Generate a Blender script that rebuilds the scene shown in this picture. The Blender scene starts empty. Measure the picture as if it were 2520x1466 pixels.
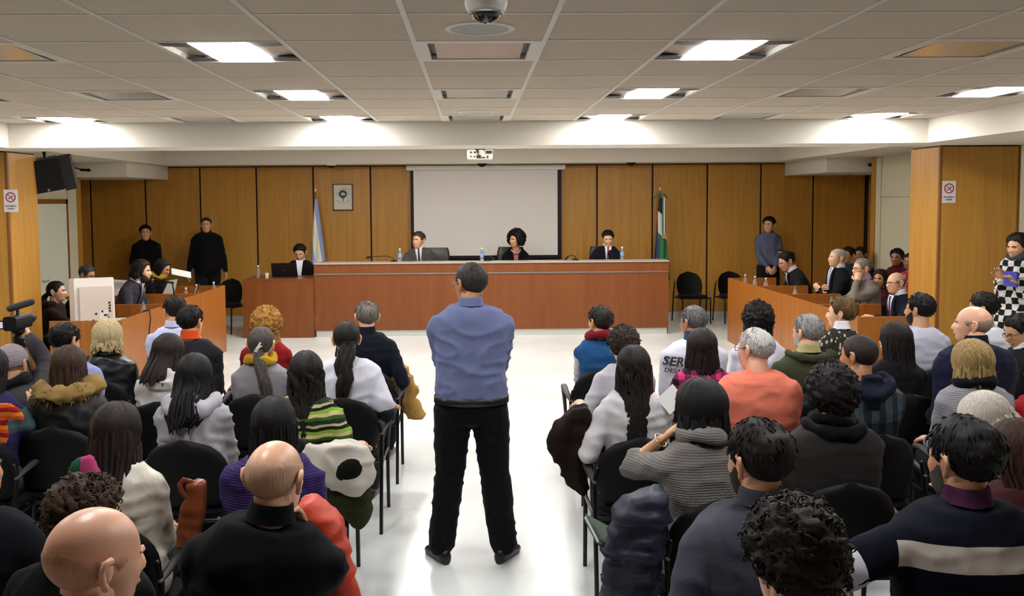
import bpy, bmesh, math, random
import numpy as np
from mathutils import Vector, Matrix

random.seed(7)
RNG = np.random.default_rng(11)
scene = bpy.context.scene
COL = scene.collection
PI = math.pi

# ------------------------------------------------------------------ camera
FPX, PCX, PCY, CAMH = 2230.0, 1205.0, 636.0, 2.13
PITCH, YAW, ROLL = math.atan(142.0 / FPX), math.atan(40.0 / FPX), 0.0070
CAMROT = (Matrix.Rotation(-YAW, 3, 'Z') @ Matrix.Rotation(PI / 2 - PITCH, 3, 'X') @ Matrix.Rotation(-ROLL, 3, 'Z'))
camd = bpy.data.cameras.new('camera')
camd.sensor_width = 36.0
camd.lens = FPX * 36.0 / 2520.0
camd.shift_x = (1260 - PCX) / 2520.0
camd.shift_y = (PCY - 733) / 2520.0
camd.clip_start = 0.05
cam = bpy.data.objects.new('camera', camd)
COL.objects.link(cam)
cam.matrix_world = Matrix.Translation((0, 0, CAMH)) @ CAMROT.to_4x4()
scene.camera = cam

def ray(px, py):
    return CAMROT @ Vector(((px - PCX) / FPX, -(py - PCY) / FPX, -1.0))
def at_z(px, py, z):
    d = ray(px, py); t = (z - CAMH) / d.z
    return Vector((d.x * t, d.y * t, z))
def at_y(px, py, y):
    d = ray(px, py); t = y / d.y
    return Vector((d.x * t, y, CAMH + d.z * t))

# ------------------------------------------------------------------ world, exposure
world = bpy.data.worlds.new('world'); scene.world = world
world.use_nodes = True
world.node_tree.nodes['Background'].inputs[0].default_value = (0.9, 0.95, 1.0, 1)
world.node_tree.nodes['Background'].inputs[1].default_value = 0.02
scene.view_settings.view_transform = 'Standard'
scene.view_settings.look = 'None'
scene.view_settings.gamma = 1.0
scene.view_settings.use_curve_mapping = False
scene.view_settings.exposure = 0.0
scene.cycles.max_bounces = 5
scene.cycles.diffuse_bounces = 3
scene.cycles.glossy_bounces = 2
scene.cycles.transmission_bounces = 4
scene.cycles.use_adaptive_sampling = True
scene.cycles.adaptive_threshold = 0.06
scene.cycles.adaptive_min_samples = 20
PANEL_LIGHT = 56.0       # radiance of the lit ceiling panels of the hall
STAGE_LIGHT = 88.0       # radiance of the panels above the judges' recess

# ------------------------------------------------------------------ materials
MATS = {}
def srgb(c):
    return tuple((v / 12.92 if v <= 0.04045 else ((v + 0.055) / 1.055) ** 2.4) for v in c)
def hexc(h):
    h = h.lstrip('#')
    return srgb(tuple(int(h[i:i + 2], 16) / 255 for i in (0, 2, 4)))
def nodes_of(m):
    nt = m.node_tree
    return nt, nt.nodes, nt.links, nt.nodes['Principled BSDF']
def new_mat(name):
    m = bpy.data.materials.new(name); m.use_nodes = True
    return m
def plain(name, col, rough=0.5, metal=0.0, spec=0.5, bump=0.0, bscale=200.0, var=0.0, vscale=3.0, sheen=0.0, sss=0.0, emit=0.0, alpha=1.0, trans=0.0, coat=0.0):
    key = ('plain', name)
    if key in MATS: return MATS[key]
    m = new_mat(name); nt, N, L, P = nodes_of(m)
    c = hexc(col) if isinstance(col, str) else col
    P.inputs['Base Color'].default_value = (*c, 1)
    P.inputs['Roughness'].default_value = rough
    P.inputs['Metallic'].default_value = metal
    P.inputs['Specular IOR Level'].default_value = spec
    if sheen: P.inputs['Sheen Weight'].default_value = sheen
    if coat: P.inputs['Coat Weight'].default_value = coat
    if trans: P.inputs['Transmission Weight'].default_value = trans
    if sss:
        P.inputs['Subsurface Weight'].default_value = sss
        P.inputs['Subsurface Radius'].default_value = (0.01, 0.004, 0.002)
    if emit:
        P.inputs['Emission Color'].default_value = (*c, 1); P.inputs['Emission Strength'].default_value = emit
    if bump or var:
        tc = N.new('ShaderNodeTexCoord')
    if bump:
        nz = N.new('ShaderNodeTexNoise'); nz.inputs['Scale'].default_value = bscale; nz.inputs['Detail'].default_value = 3
        bp = N.new('ShaderNodeBump'); bp.inputs['Strength'].default_value = bump; bp.inputs['Distance'].default_value = 0.004
        L.new(tc.outputs['Object'], nz.inputs['Vector']); L.new(nz.outputs['Fac'], bp.inputs['Height']); L.new(bp.outputs['Normal'], P.inputs['Normal'])
    if var:
        nv = N.new('ShaderNodeTexNoise'); nv.inputs['Scale'].default_value = vscale; nv.inputs['Detail'].default_value = 4
        mx = N.new('ShaderNodeMix'); mx.data_type = 'RGBA'
        mx.inputs[6].default_value = (*[v * (1 - var) for v in c], 1); mx.inputs[7].default_value = (*[min(1, v * (1 + var)) for v in c], 1)
        L.new(tc.outputs['Object'], nv.inputs['Vector']); L.new(nv.outputs['Fac'], mx.inputs[0]); L.new(mx.outputs[2], P.inputs['Base Color'])
    MATS[key] = m
    return m

def wood(name, c1, c2, rough=0.4, along='Z', stretch=14.0, scale=1.0, coat=0.0):
    key = ('wood', name)
    if key in MATS: return MATS[key]
    m = new_mat(name); nt, N, L, P = nodes_of(m)
    tc = N.new('ShaderNodeTexCoord'); mp = N.new('ShaderNodeMapping'); oi = N.new('ShaderNodeObjectInfo')
    s = [stretch, stretch, stretch]; s['XYZ'.index(along)] = 0.9
    mp.inputs['Scale'].default_value = [v * scale for v in s]
    vm = N.new('ShaderNodeVectorMath'); vm.operation = 'SCALE'; vm.inputs[0].default_value = (31, 17, 23)
    L.new(oi.outputs['Random'], vm.inputs['Scale']); L.new(vm.outputs[0], mp.inputs['Location'])
    L.new(tc.outputs['Object'], mp.inputs['Vector'])
    n1 = N.new('ShaderNodeTexNoise'); n1.inputs['Scale'].default_value = 1.0; n1.inputs['Detail'].default_value = 6; n1.inputs['Distortion'].default_value = 0.7
    n2 = N.new('ShaderNodeTexNoise'); n2.inputs['Scale'].default_value = 9.0; n2.inputs['Detail'].default_value = 3
    L.new(mp.outputs[0], n1.inputs['Vector']); L.new(mp.outputs[0], n2.inputs['Vector'])
    ad = N.new('ShaderNodeMath'); ad.operation = 'MULTIPLY_ADD'; ad.inputs[1].default_value = 0.35
    L.new(n2.outputs['Fac'], ad.inputs[0]); L.new(n1.outputs['Fac'], ad.inputs[2])
    cr = N.new('ShaderNodeValToRGB'); e = cr.color_ramp.elements
    e[0].position = 0.42; e[0].color = (*hexc(c1), 1); e[1].position = 0.9; e[1].color = (*hexc(c2), 1)
    L.new(ad.outputs[0], cr.inputs[0]); L.new(cr.outputs[0], P.inputs['Base Color'])
    P.inputs['Roughness'].default_value = rough
    P.inputs['Coat Weight'].default_value = coat
    bp = N.new('ShaderNodeBump'); bp.inputs['Strength'].default_value = 0.06; bp.inputs['Distance'].default_value = 0.002
    L.new(ad.outputs[0], bp.inputs['Height']); L.new(bp.outputs['Normal'], P.inputs['Normal'])
    MATS[key] = m
    return m

def emissive(name, col, strength):
    key = ('emit', name)
    if key in MATS: return MATS[key]
    m = new_mat(name); nt, N, L, P = nodes_of(m)
    em = N.new('ShaderNodeEmission'); em.inputs[0].default_value = (*col, 1); em.inputs[1].default_value = strength
    L.new(em.outputs[0], nt.nodes['Material Output'].inputs['Surface'])
    MATS[key] = m
    return m

def cloth(col, kind='cotton', var=0.12):
    """woven or knitted cloth in one colour"""
    key = ('cloth', col, kind)
    if key in MATS: return MATS[key]
    m = new_mat('cloth_%s_%s' % (kind, col.strip('#'))); nt, N, L, P = nodes_of(m)
    c = hexc(col)
    tc = N.new('ShaderNodeTexCoord')
    nv = N.new('ShaderNodeTexNoise'); nv.inputs['Scale'].default_value = 7.0; nv.inputs['Detail'].default_value = 5
    L.new(tc.outputs['Object'], nv.inputs['Vector'])
    mx = N.new('ShaderNodeMix'); mx.data_type = 'RGBA'
    mx.inputs[6].default_value = (*[v * (1 - var) for v in c], 1); mx.inputs[7].default_value = (*[min(1, v * (1 + var)) for v in c], 1)
    L.new(nv.outputs['Fac'], mx.inputs[0]); L.new(mx.outputs[2], P.inputs['Base Color'])
    P.inputs['Roughness'].default_value = {'leather': 0.38, 'nylon': 0.55}.get(kind, 0.88)
    P.inputs['Specular IOR Level'].default_value = {'leather': 0.5, 'nylon': 0.4}.get(kind, 0.12)
    if kind in ('wool', 'knit', 'fleece', 'cotton'): P.inputs['Sheen Weight'].default_value = 0.03
    bp = N.new('ShaderNodeBump'); bp.inputs['Distance'].default_value = 0.004
    if kind == 'knit':
        wv = N.new('ShaderNodeTexWave'); wv.bands_direction = 'Z'; wv.inputs['Scale'].default_value = 28.0; wv.inputs['Distortion'].default_value = 3.0; wv.inputs['Detail'].default_value = 2; wv.inputs['Detail Scale'].default_value = 6
        L.new(tc.outputs['Object'], wv.inputs['Vector']); L.new(wv.outputs['Fac'], bp.inputs['Height']); bp.inputs['Strength'].default_value = 0.7
    else:
        n3 = N.new('ShaderNodeTexNoise'); n3.inputs['Scale'].default_value = {'fleece': 260.0, 'wool': 160.0}.get(kind, 26.0); n3.inputs['Detail'].default_value = 6; n3.inputs['Distortion'].default_value = 1.2
        L.new(tc.outputs['Object'], n3.inputs['Vector']); L.new(n3.outputs['Fac'], bp.inputs['Height']); bp.inputs['Strength'].default_value = 0.45
    L.new(bp.outputs['Normal'], P.inputs['Normal'])
    MATS[key] = m
    return m

def banded_cloth(name, base, bandcol, z0, z1, xmax):
    """plain knit with one broad knitted band between two heights of the garment"""
    m = new_mat(name); nt, N, L, P = nodes_of(m)
    tc = N.new('ShaderNodeTexCoord'); sx = N.new('ShaderNodeSeparateXYZ'); L.new(tc.outputs['Object'], sx.inputs[0])
    def cmp(src, op, v):
        a = N.new('ShaderNodeMath'); a.operation = op; a.inputs[1].default_value = v; L.new(src, a.inputs[0]); return a.outputs[0]
    ab = N.new('ShaderNodeMath'); ab.operation = 'ABSOLUTE'; L.new(sx.outputs['X'], ab.inputs[0])
    f = cmp(sx.outputs['Z'], 'GREATER_THAN', z0)
    for g in (cmp(sx.outputs['Z'], 'LESS_THAN', z1), cmp(ab.outputs[0], 'LESS_THAN', xmax)):
        mu = N.new('ShaderNodeMath'); mu.operation = 'MULTIPLY'; L.new(f, mu.inputs[0]); L.new(g, mu.inputs[1]); f = mu.outputs[0]
    mx = N.new('ShaderNodeMix'); mx.data_type = 'RGBA'; mx.inputs[6].default_value = (*hexc(base), 1); mx.inputs[7].default_value = (*hexc(bandcol), 1)
    L.new(f, mx.inputs[0]); L.new(mx.outputs[2], P.inputs['Base Color']); P.inputs['Roughness'].default_value = .9; P.inputs['Specular IOR Level'].default_value = .12
    return m

def sq_wave(N, L, src, freq, thr, phase=0.0):
    a = N.new('ShaderNodeMath'); a.operation = 'MULTIPLY_ADD'; a.inputs[1].default_value = freq; a.inputs[2].default_value = phase + 50.0
    L.new(src, a.inputs[0])
    f = N.new('ShaderNodeMath'); f.operation = 'FRACT'; L.new(a.outputs[0], f.inputs[0])
    g = N.new('ShaderNodeMath'); g.operation = 'GREATER_THAN'; g.inputs[1].default_value = thr; L.new(f.outputs[0], g.inputs[0])
    return g.outputs[0]

def pattern_cloth(name, kind, cols, f1=10.0, f2=10.0, rot=0.0, along='Z'):
    """printed or woven pattern: plaid, stripes, flecks, checks"""
    key = ('pattern', name)
    if key in MATS: return MATS[key]
    m = new_mat(name); nt, N, L, P = nodes_of(m)
    tc = N.new('ShaderNodeTexCoord'); mp = N.new('ShaderNodeMapping'); mp.inputs['Rotation'].default_value = (0, rot, 0)
    L.new(tc.outputs['Object'], mp.inputs['Vector'])
    nz = N.new('ShaderNodeTexNoise'); nz.inputs['Scale'].default_value = 6.0
    L.new(tc.outputs['Object'], nz.inputs['Vector'])
    va = N.new('ShaderNodeVectorMath'); va.operation = 'MULTIPLY_ADD'; va.inputs[1].default_value = (0.03, 0.03, 0.05)
    L.new(nz.outputs['Color'], va.inputs[0]); L.new(mp.outputs[0], va.inputs[2])
    sx = N.new('ShaderNodeSeparateXYZ'); L.new(va.outputs[0], sx.inputs[0])
    cr = N.new('ShaderNodeValToRGB'); cr.color_ramp.interpolation = 'CONSTANT'
    el = cr.color_ramp.elements
    def ramp(vals):
        while len(el) < len(vals): el.new(0.5)
        for i, (p, c) in enumerate(vals):
            el[i].position = p; el[i].color = (*hexc(c), 1)
    if kind in ('plaid', 'check'):
        a = sq_wave(N, L, sx.outputs['X'], f1, 0.5); b = sq_wave(N, L, sx.outputs['Z'], f2, 0.5, 0.2)
        ad = N.new('ShaderNodeMath')
        if kind == 'plaid':
            ad.operation = 'ADD'; L.new(a, ad.inputs[0]); L.new(b, ad.inputs[1])
            hv = N.new('ShaderNodeMath'); hv.operation = 'MULTIPLY'; hv.inputs[1].default_value = 0.45; L.new(ad.outputs[0], hv.inputs[0])
            L.new(hv.outputs[0], cr.inputs[0]); ramp([(0, cols[0]), (0.3, cols[1]), (0.7, cols[2])])
        else:
            ad.operation = 'SUBTRACT'; L.new(a, ad.inputs[0]); L.new(b, ad.inputs[1])
            hv = N.new('ShaderNodeMath'); hv.operation = 'ABSOLUTE'; L.new(ad.outputs[0], hv.inputs[0])
            L.new(hv.outputs[0], cr.inputs[0]); ramp([(0, cols[0]), (0.5, cols[1])])
        out = cr.outputs[0]
        if kind == 'plaid' and len(cols) > 3:
            c2 = sq_wave(N, L, sx.outputs['Z'], f2 * 0.5, 0.93, 0.3)
            mx = N.new('ShaderNodeMix'); mx.data_type = 'RGBA'; mx.inputs[7].default_value = (*hexc(cols[3]), 1)
            L.new(c2, mx.inputs[0]); L.new(out, mx.inputs[6]); out = mx.outputs[2]
    elif kind == 'stripes':
        a = N.new('ShaderNodeMath'); a.operation = 'MULTIPLY'; a.inputs[1].default_value = f1
        L.new(sx.outputs[along], a.inputs[0])
        f = N.new('ShaderNodeMath'); f.operation = 'FRACT'; L.new(a.outputs[0], f.inputs[0])
        L.new(f.outputs[0], cr.inputs[0]); ramp(cols); out = cr.outputs[0]
    elif kind == 'fleck':
        vo = N.new('ShaderNodeTexVoronoi'); vo.inputs['Scale'].default_value = f1
        m2 = N.new('ShaderNodeMapping'); m2.inputs['Scale'].default_value = (1.3, 1.3, 0.7)
        L.new(tc.outputs['Object'], m2.inputs[0]); L.new(m2.outputs[0], vo.inputs['Vector'])
        L.new(vo.outputs['Distance'], cr.inputs[0]); ramp([(0, cols[1]), (0.32, cols[0])]); out = cr.outputs[0]
    L.new(out, P.inputs['Base Color'])
    P.inputs['Roughness'].default_value = 0.9; P.inputs['Specular IOR Level'].default_value = 0.2
    n3 = N.new('ShaderNodeTexNoise'); n3.inputs['Scale'].default_value = 90.0; n3.inputs['Detail'].default_value = 4
    bp = N.new('ShaderNodeBump'); bp.inputs['Strength'].default_value = 0.4; bp.inputs['Distance'].default_value = 0.004
    L.new(tc.outputs['Object'], n3.inputs['Vector']); L.new(n3.outputs['Fac'], bp.inputs['Height']); L.new(bp.outputs['Normal'], P.inputs['Normal'])
    MATS[key] = m
    return m

def hair_mat(col, tip=None, rough=0.6, curly=False):
    key = ('hair', col, tip, curly)
    if key in MATS: return MATS[key]
    m = new_mat('hair_%s%s' % (col.strip('#'), '_curly' if curly else '')); nt, N, L, P = nodes_of(m)
    c = hexc(col); t = hexc(tip) if tip else tuple(min(1, v * 1.7 + 0.001) for v in c)
    tc = N.new('ShaderNodeTexCoord'); mp = N.new('ShaderNodeMapping')
    mp.inputs['Scale'].default_value = (55, 55, 55) if curly else (110, 110, 9)
    nz = N.new('ShaderNodeTexNoise'); nz.inputs['Scale'].default_value = 1.0; nz.inputs['Detail'].default_value = 5; nz.inputs['Distortion'].default_value = 0.5
    L.new(tc.outputs['Object'], mp.inputs[0]); L.new(mp.outputs[0], nz.inputs['Vector'])
    cr = N.new('ShaderNodeValToRGB'); e = cr.color_ramp.elements
    e[0].position = 0.28; e[0].color = (*c, 1); e[1].position = 0.85; e[1].color = (*t, 1)
    L.new(nz.outputs['Fac'], cr.inputs[0]); L.new(cr.outputs[0], P.inputs['Base Color'])
    P.inputs['Roughness'].default_value = rough; P.inputs['Specular IOR Level'].default_value = 0.22
    bp = N.new('ShaderNodeBump'); bp.inputs['Strength'].default_value = 0.6; bp.inputs['Distance'].default_value = 0.006
    L.new(nz.outputs['Fac'], bp.inputs['Height']); L.new(bp.outputs['Normal'], P.inputs['Normal'])
    MATS[key] = m
    return m

def skin(tone):
    col = {'fair': '#DDAA88', 'pink': '#E2AB8E', 'mid': '#CB966F', 'tan': '#B57E58', 'deep': '#9A684A'}[tone]
    return plain('skin_' + tone, col, rough=0.34, spec=0.45, bump=0.15, bscale=300, var=0.07, vscale=12)

# ------------------------------------------------------------------ mesh builder
class MB:
    def __init__(s):
        s.v = []; s.f = []; s.m = []; s.cur = 0
    def add(s, verts, faces, mat=None):
        o = len(s.v); k = s.cur if mat is None else mat
        s.v.extend([tuple(p) for p in verts])
        for f in faces:
            s.f.append(tuple(i + o for i in f)); s.m.append(k)
    def box(s, x0, x1, y0, y1, z0, z1, mat=None):
        s.add([(x0, y0, z0), (x1, y0, z0), (x1, y1, z0), (x0, y1, z0), (x0, y0, z1), (x1, y0, z1), (x1, y1, z1), (x0, y1, z1)],
              [(0, 3, 2, 1), (4, 5, 6, 7), (0, 1, 5, 4), (1, 2, 6, 5), (2, 3, 7, 6), (3, 0, 4, 7)], mat)
    def rbox(s, x0, x1, y0, y1, z0, z1, r=0.01, axis='Y', seg=4, mat=None, corners=(1, 1, 1, 1)):
        """box with the four edges along one axis rounded"""
        lo, hi = {'Y': ((x0, z0), (x1, z1)), 'Z': ((x0, y0), (x1, y1)), 'X': ((y0, z0), (y1, z1))}[axis]
        pts = []
        for k, (cx, cy, a0) in enumerate(((hi[0], hi[1], 0), (lo[0], hi[1], 90), (lo[0], lo[1], 180), (hi[0], lo[1], 270))):
            rr = r * corners[k]
            ox = cx - math.copysign(rr, 1 if a0 in (0, 270) else -1); oy = cy - math.copysign(rr, 1 if a0 in (0, 90) else -1)
            for i in range(seg + 1):
                a = math.radians(a0 + 90 * i / seg); pts.append((ox + rr * math.cos(a), oy + rr * math.sin(a)))
        n = len(pts); a0_, a1_ = {'Y': (y0, y1), 'Z': (z0, z1), 'X': (x0, x1)}[axis]
        def put(p, t):
            return {'Y': (p[0], t, p[1]), 'Z': (p[0], p[1], t), 'X': (t, p[0], p[1])}[axis]
        V = [put(p, a0_) for p in pts] + [put(p, a1_) for p in pts]
        F = [tuple(range(n)), tuple(range(2 * n - 1, n - 1, -1))] + [((i + 1) % n, i, n + i, n + (i + 1) % n) for i in range(n)]
        if axis in ('Y',): F = [tuple(reversed(f)) for f in F]; F = [tuple(reversed(f)) for f in F]
        s.add(V, F, mat)
    def loft(s, rings, closed=True, cap=True, mat=None):
        n = len(rings[0]); o = len(s.v); k = s.cur if mat is None else mat
        for r in rings: s.v.extend([tuple(p) for p in r])
        for i in range(len(rings) - 1):
            for j in range(n if closed else n - 1):
                a = o + i * n + j; b = o + i * n + (j + 1) % n
                s.f.append((a, b, b + n, a + n)); s.m.append(k)
        if cap:
            s.f.append(tuple(o + j for j in range(n - 1, -1, -1))); s.m.append(k)
            e = o + (len(rings) - 1) * n
            s.f.append(tuple(e + j for j in range(n))); s.m.append(k)
    def tube(s, pts, rad, n=8, mat=None, round_ends=True, flat=None, up=None):
        pts = [Vector(p) for p in pts]
        if not isinstance(rad, (list, tuple)): rad = [rad] * len(pts)
        rad = list(rad)
        T = []
        for i in range(len(pts)):
            t = pts[min(i + 1, len(pts) - 1)] - pts[max(i - 1, 0)]
            T.append(t.normalized() if t.length > 1e-9 else Vector((0, 0, 1)))
        ref = Vector(up) if up else (Vector((1, 0, 0)) if abs(T[0].x) < 0.8 else Vector((0, 1, 0)))
        U = (ref - T[0] * ref.dot(T[0])).normalized()
        rings = []
        def ring(c, r, U, t):
            W = t.cross(U)
            fx, fy = (1, 1) if flat is None else flat
            return [c + U * (r * fx * math.cos(2 * PI * j / n)) + W * (r * fy * math.sin(2 * PI * j / n)) for j in range(n)]
        for i, p in enumerate(pts):
            U = (U - T[i] * U.dot(T[i])).normalized()
            if i == 0 and round_ends:
                rings.append(ring(p - T[0] * rad[0] * 0.92, rad[0] * 0.38, U, T[0])); rings.append(ring(p - T[0] * rad[0] * 0.6, rad[0] * 0.8, U, T[0]))
            rings.append(ring(p, rad[i], U, T[i]))
            if i == len(pts) - 1 and round_ends:
                rings.append(ring(p + T[i] * rad[i] * 0.6, rad[i] * 0.8, U, T[i])); rings.append(ring(p + T[i] * rad[i] * 0.92, rad[i] * 0.38, U, T[i]))
        s.loft(rings, mat=mat)
    def lathe(s, prof, n=16, c=(0, 0, 0), mat=None, axis='Z', cap=True):
        rings = []
        for r, z in prof:
            rr = []
            for j in range(n):
                a = 2 * PI * j / n; x, y = r * math.cos(a), r * math.sin(a)
                p = {'Z': (x, y, z), 'Y': (x, -z, y), 'X': (z, x, y)}[axis]
                rr.append((c[0] + p[0], c[1] + p[1], c[2] + p[2]))
            rings.append(rr)
        s.loft(rings, mat=mat, cap=cap)
    def ell(s, c, r, n=12, m=8, mat=None, rot=None):
        rings = []
        for i in range(1, m):
            th = PI * i / m - PI / 2
            rr = []
            for j in range(n):
                a = 2 * PI * j / n
                p = Vector((r[0] * math.cos(th) * math.cos(a), r[1] * math.cos(th) * math.sin(a), r[2] * math.sin(th)))
                if rot is not None: p = rot @ p
                rr.append(Vector(c) + p)
            rings.append(rr)
        s.loft(rings, mat=mat)
    def prism(s, outline, t0, t1, axis='Y', mat=None):
        n = len(outline)
        def put(p, t): return {'Y': (p[0], t, p[1]), 'Z': (p[0], p[1], t), 'X': (t, p[0], p[1])}[axis]
        V = [put(p, t0) for p in outline] + [put(p, t1) for p in outline]
        s.add(V, [tuple(range(n)), tuple(range(2 * n - 1, n - 1, -1))] + [((i + 1) % n, i, n + i, n + (i + 1) % n) for i in range(n)], mat)
    def mesh(s, name):
        me = bpy.data.meshes.new(name); me.from_pydata(s.v, [], s.f)
        if any(s.m): me.polygons.foreach_set('material_index', s.m)
        return me
    def build(s, name, mats, parent=None, smooth=False, fixn=True):
        me = s.mesh(name)
        for m in (mats if isinstance(mats, (list, tuple)) else [mats]): me.materials.append(m)
        if fixn:
            bm = bmesh.new(); bm.from_mesh(me); bmesh.ops.recalc_face_normals(bm, faces=bm.faces); bm.to_mesh(me); bm.free()
        if smooth is True: me.polygons.foreach_set('use_smooth', [True] * len(me.polygons))
        elif smooth: me.polygons.foreach_set('use_smooth', [True] * len(me.polygons)); me.set_sharp_from_angle(angle=math.radians(smooth))
        o = bpy.data.objects.new(name, me); COL.objects.link(o)
        if parent: o.parent = parent
        return o

def empty(name, loc=(0, 0, 0), rz=0.0):
    o = bpy.data.objects.new(name, None); COL.objects.link(o); o.empty_display_size = 0.1
    o.location = loc; o.rotation_euler = (0, 0, rz)
    return o
def tag(o, label, cat, group=None):
    o['label'] = label; o['category'] = cat
    if group: o['group'] = group
    return o
def struct(o):
    o['kind'] = 'structure'; return o
def copy_tree(o, parent=None):
    c = o.copy(); COL.objects.link(c)
    if parent: c.parent = parent
    for ch in list(o.children):
        copy_tree(ch, c)
    return c
def boxo(name, x0, x1, y0, y1, z0, z1, m, parent=None, bev=0.0):
    mb = MB(); mb.box(x0, x1, y0, y1, z0, z1)
    o = mb.build(name, m, parent)
    if bev:
        md = o.modifiers.new('edge', 'BEVEL'); md.width = bev; md.segments = 2
    return o

TEXTS = []
def text(name, s, size, m, parent, loc, rot=(PI / 2, 0, 0), align='CENTER', post=None, shear=0.0, bold=0.0, sx=1.0):
    cu = bpy.data.curves.new(name, 'FONT'); cu.body = s; cu.size = size; cu.align_x = align; cu.align_y = 'CENTER'
    cu.shear = shear; cu.offset = bold; cu.resolution_u = 2
    o = bpy.data.objects.new(name + '_curve', cu); COL.objects.link(o)
    TEXTS.append((o, name, m, parent, loc, rot, post, sx))

# ------------------------------------------------------------------ noise
def _hash(ix, iy, iz, seed):
    h = (ix * 374761393 + iy * 668265263 + iz * 2147483647 + seed * 974711) & 0x7fffffff
    h = ((h ^ (h >> 13)) * 1274126177) & 0x7fffffff
    return ((h ^ (h >> 16)) & 0xffff) / 65535.0 * 2 - 1
def noise3(p, seed=0):
    p = np.asarray(p, dtype=np.float64); i = np.floor(p).astype(np.int64); f = p - i; f = f * f * (3 - 2 * f)
    out = 0.0
    for dx in (0, 1):
        wx = f[:, 0] if dx else 1 - f[:, 0]
        for dy in (0, 1):
            wy = f[:, 1] if dy else 1 - f[:, 1]
            for dz in (0, 1):
                wz = f[:, 2] if dz else 1 - f[:, 2]
                out = out + wx * wy * wz * _hash(i[:, 0] + dx, i[:, 1] + dy, i[:, 2] + dz, seed)
    return out
# ------------------------------------------------------------------ common materials
M_PANEL = wood('oak_wall_veneer', '#A57228', '#BB8836', rough=0.42, along='Z', stretch=22)
M_TRIM = wood('dark_oak_edge', '#6B3F17', '#8A5522', rough=0.45, along='Z', stretch=22)
M_BENCH = wood('cherry_veneer', '#6C360E', '#7A4315', rough=0.38, along='Z', stretch=11, coat=0.0)
M_DESK = wood('honey_veneer', '#8E5019', '#A06222', rough=0.36, along='Z', stretch=11, coat=0.1)
M_GROOVE = plain('groove_black', '#241208', rough=0.8)
M_PLASTER = plain('white_plaster', '#D8D0C2', rough=0.85, bump=0.05, bscale=60)
M_CREAM = plain('cream_paint', '#CFC8AC', rough=0.6, bump=0.03, bscale=80)
M_DOOR = plain('pale_green_white_paint', '#D5D8C4', rough=0.5)
M_BASE = plain('pale_grey_skirting', '#B9BBB4', rough=0.35)
M_TILE = plain('mineral_fibre_tile', '#CCBEAC', rough=0.95, bump=0.25, bscale=350, var=0.04, vscale=20)
M_TBAR = plain('white_ceiling_bar', '#D8D2C6', rough=0.45)
M_BLACK = plain('black_plastic', '#090808', rough=0.5, spec=.3)
M_BLACKM = plain('black_metal', '#0B0A0A', rough=0.32, metal=0.3)
M_DARKGRILLE = plain('dark_perforated_metal', '#4A4540', rough=0.5, metal=0.4, bump=0.5, bscale=500)
M_WHITEP = plain('white_plastic', '#DCDAD2', rough=0.4)
M_STEEL = plain('brushed_steel', '#B9B9BC', rough=0.28, metal=1.0)
M_MIRROR = plain('satin_reflector', '#C8C2B6', rough=0.18, metal=0.35)
M_PAPER = plain('white_paper', '#CFCDC8', rough=0.8)

def floor_mat():
    m = new_mat('polished_pale_vinyl'); nt, N, L, P = nodes_of(m)
    tc = N.new('ShaderNodeTexCoord')
    n1 = N.new('ShaderNodeTexNoise'); n1.inputs['Scale'].default_value = 1.1; n1.inputs['Detail'].default_value = 5
    n2 = N.new('ShaderNodeTexNoise'); n2.inputs['Scale'].default_value = 120; n2.inputs['Detail'].default_value = 2
    L.new(tc.outputs['Object'], n1.inputs[0]); L.new(tc.outputs['Object'], n2.inputs[0])
    cr = N.new('ShaderNodeValToRGB'); e = cr.color_ramp.elements
    e[0].position = 0.3; e[0].color = (*hexc('#C4C5C2'), 1); e[1].position = 0.75; e[1].color = (*hexc('#D8D9D6'), 1)
    ad = N.new('ShaderNodeMath'); ad.operation = 'MULTIPLY_ADD'; ad.inputs[1].default_value = 0.25
    L.new(n2.outputs['Fac'], ad.inputs[0]); L.new(n1.outputs['Fac'], ad.inputs[2]); L.new(ad.outputs[0], cr.inputs[0])
    L.new(cr.outputs[0], P.inputs['Base Color'])
    rr = N.new('ShaderNodeMapRange'); rr.inputs[3].default_value = 0.22; rr.inputs[4].default_value = 0.30
    L.new(n1.outputs['Fac'], rr.inputs[0]); L.new(rr.outputs[0], P.inputs['Roughness'])
    P.inputs['Specular IOR Level'].default_value = 0.5
    bp = N.new('ShaderNodeBump'); bp.inputs['Strength'].default_value = 0.0
    return m
M_FLOOR = floor_mat()

# ------------------------------------------------------------------ shell
Y_BACK, Y_BEAM, Z_CEIL, Z_SOFF, Z_SOFF2 = 16.3, 8.55, 2.877, 2.65, 2.775
XW, XB = 6.3, 7.15
struct(boxo('floor', -XB - .2, XB + .2, -2.7, Y_BACK + .2, -0.12, 0, M_FLOOR))
wb = struct(boxo('wall_back', -XB, XB, Y_BACK, Y_BACK + .15, 0, 3.25, M_GROOVE))
edges = [-XB, -6.80, -5.83, -4.86, -3.86, -2.85, -1.83, -0.83, 0.20, 1.21, 2.23, 3.23, 4.22, 5.19, 6.14, 7.09, XB]
for a, b in zip(edges[:-1], edges[1:]):
    if b - a < .1: continue
    mb = MB(); w = b - a - .03
    mb.box(-w / 2, w / 2, -.018, 0, .1, 3.2)
    p = mb.build('wall_panel', M_PANEL, wb); p.location = ((a + b) / 2, Y_BACK, 0)
    md = p.modifiers.new('edge', 'BEVEL'); md.width = .004; md.segments = 2
struct(boxo('baseboard_back', -XB, XB, Y_BACK - .024, Y_BACK - .0005, 0, .1, M_BASE))
struct(boxo('wall_rear', -XW, XW, -2.7, -2.5, 0, 3.0, M_PANEL))

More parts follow.
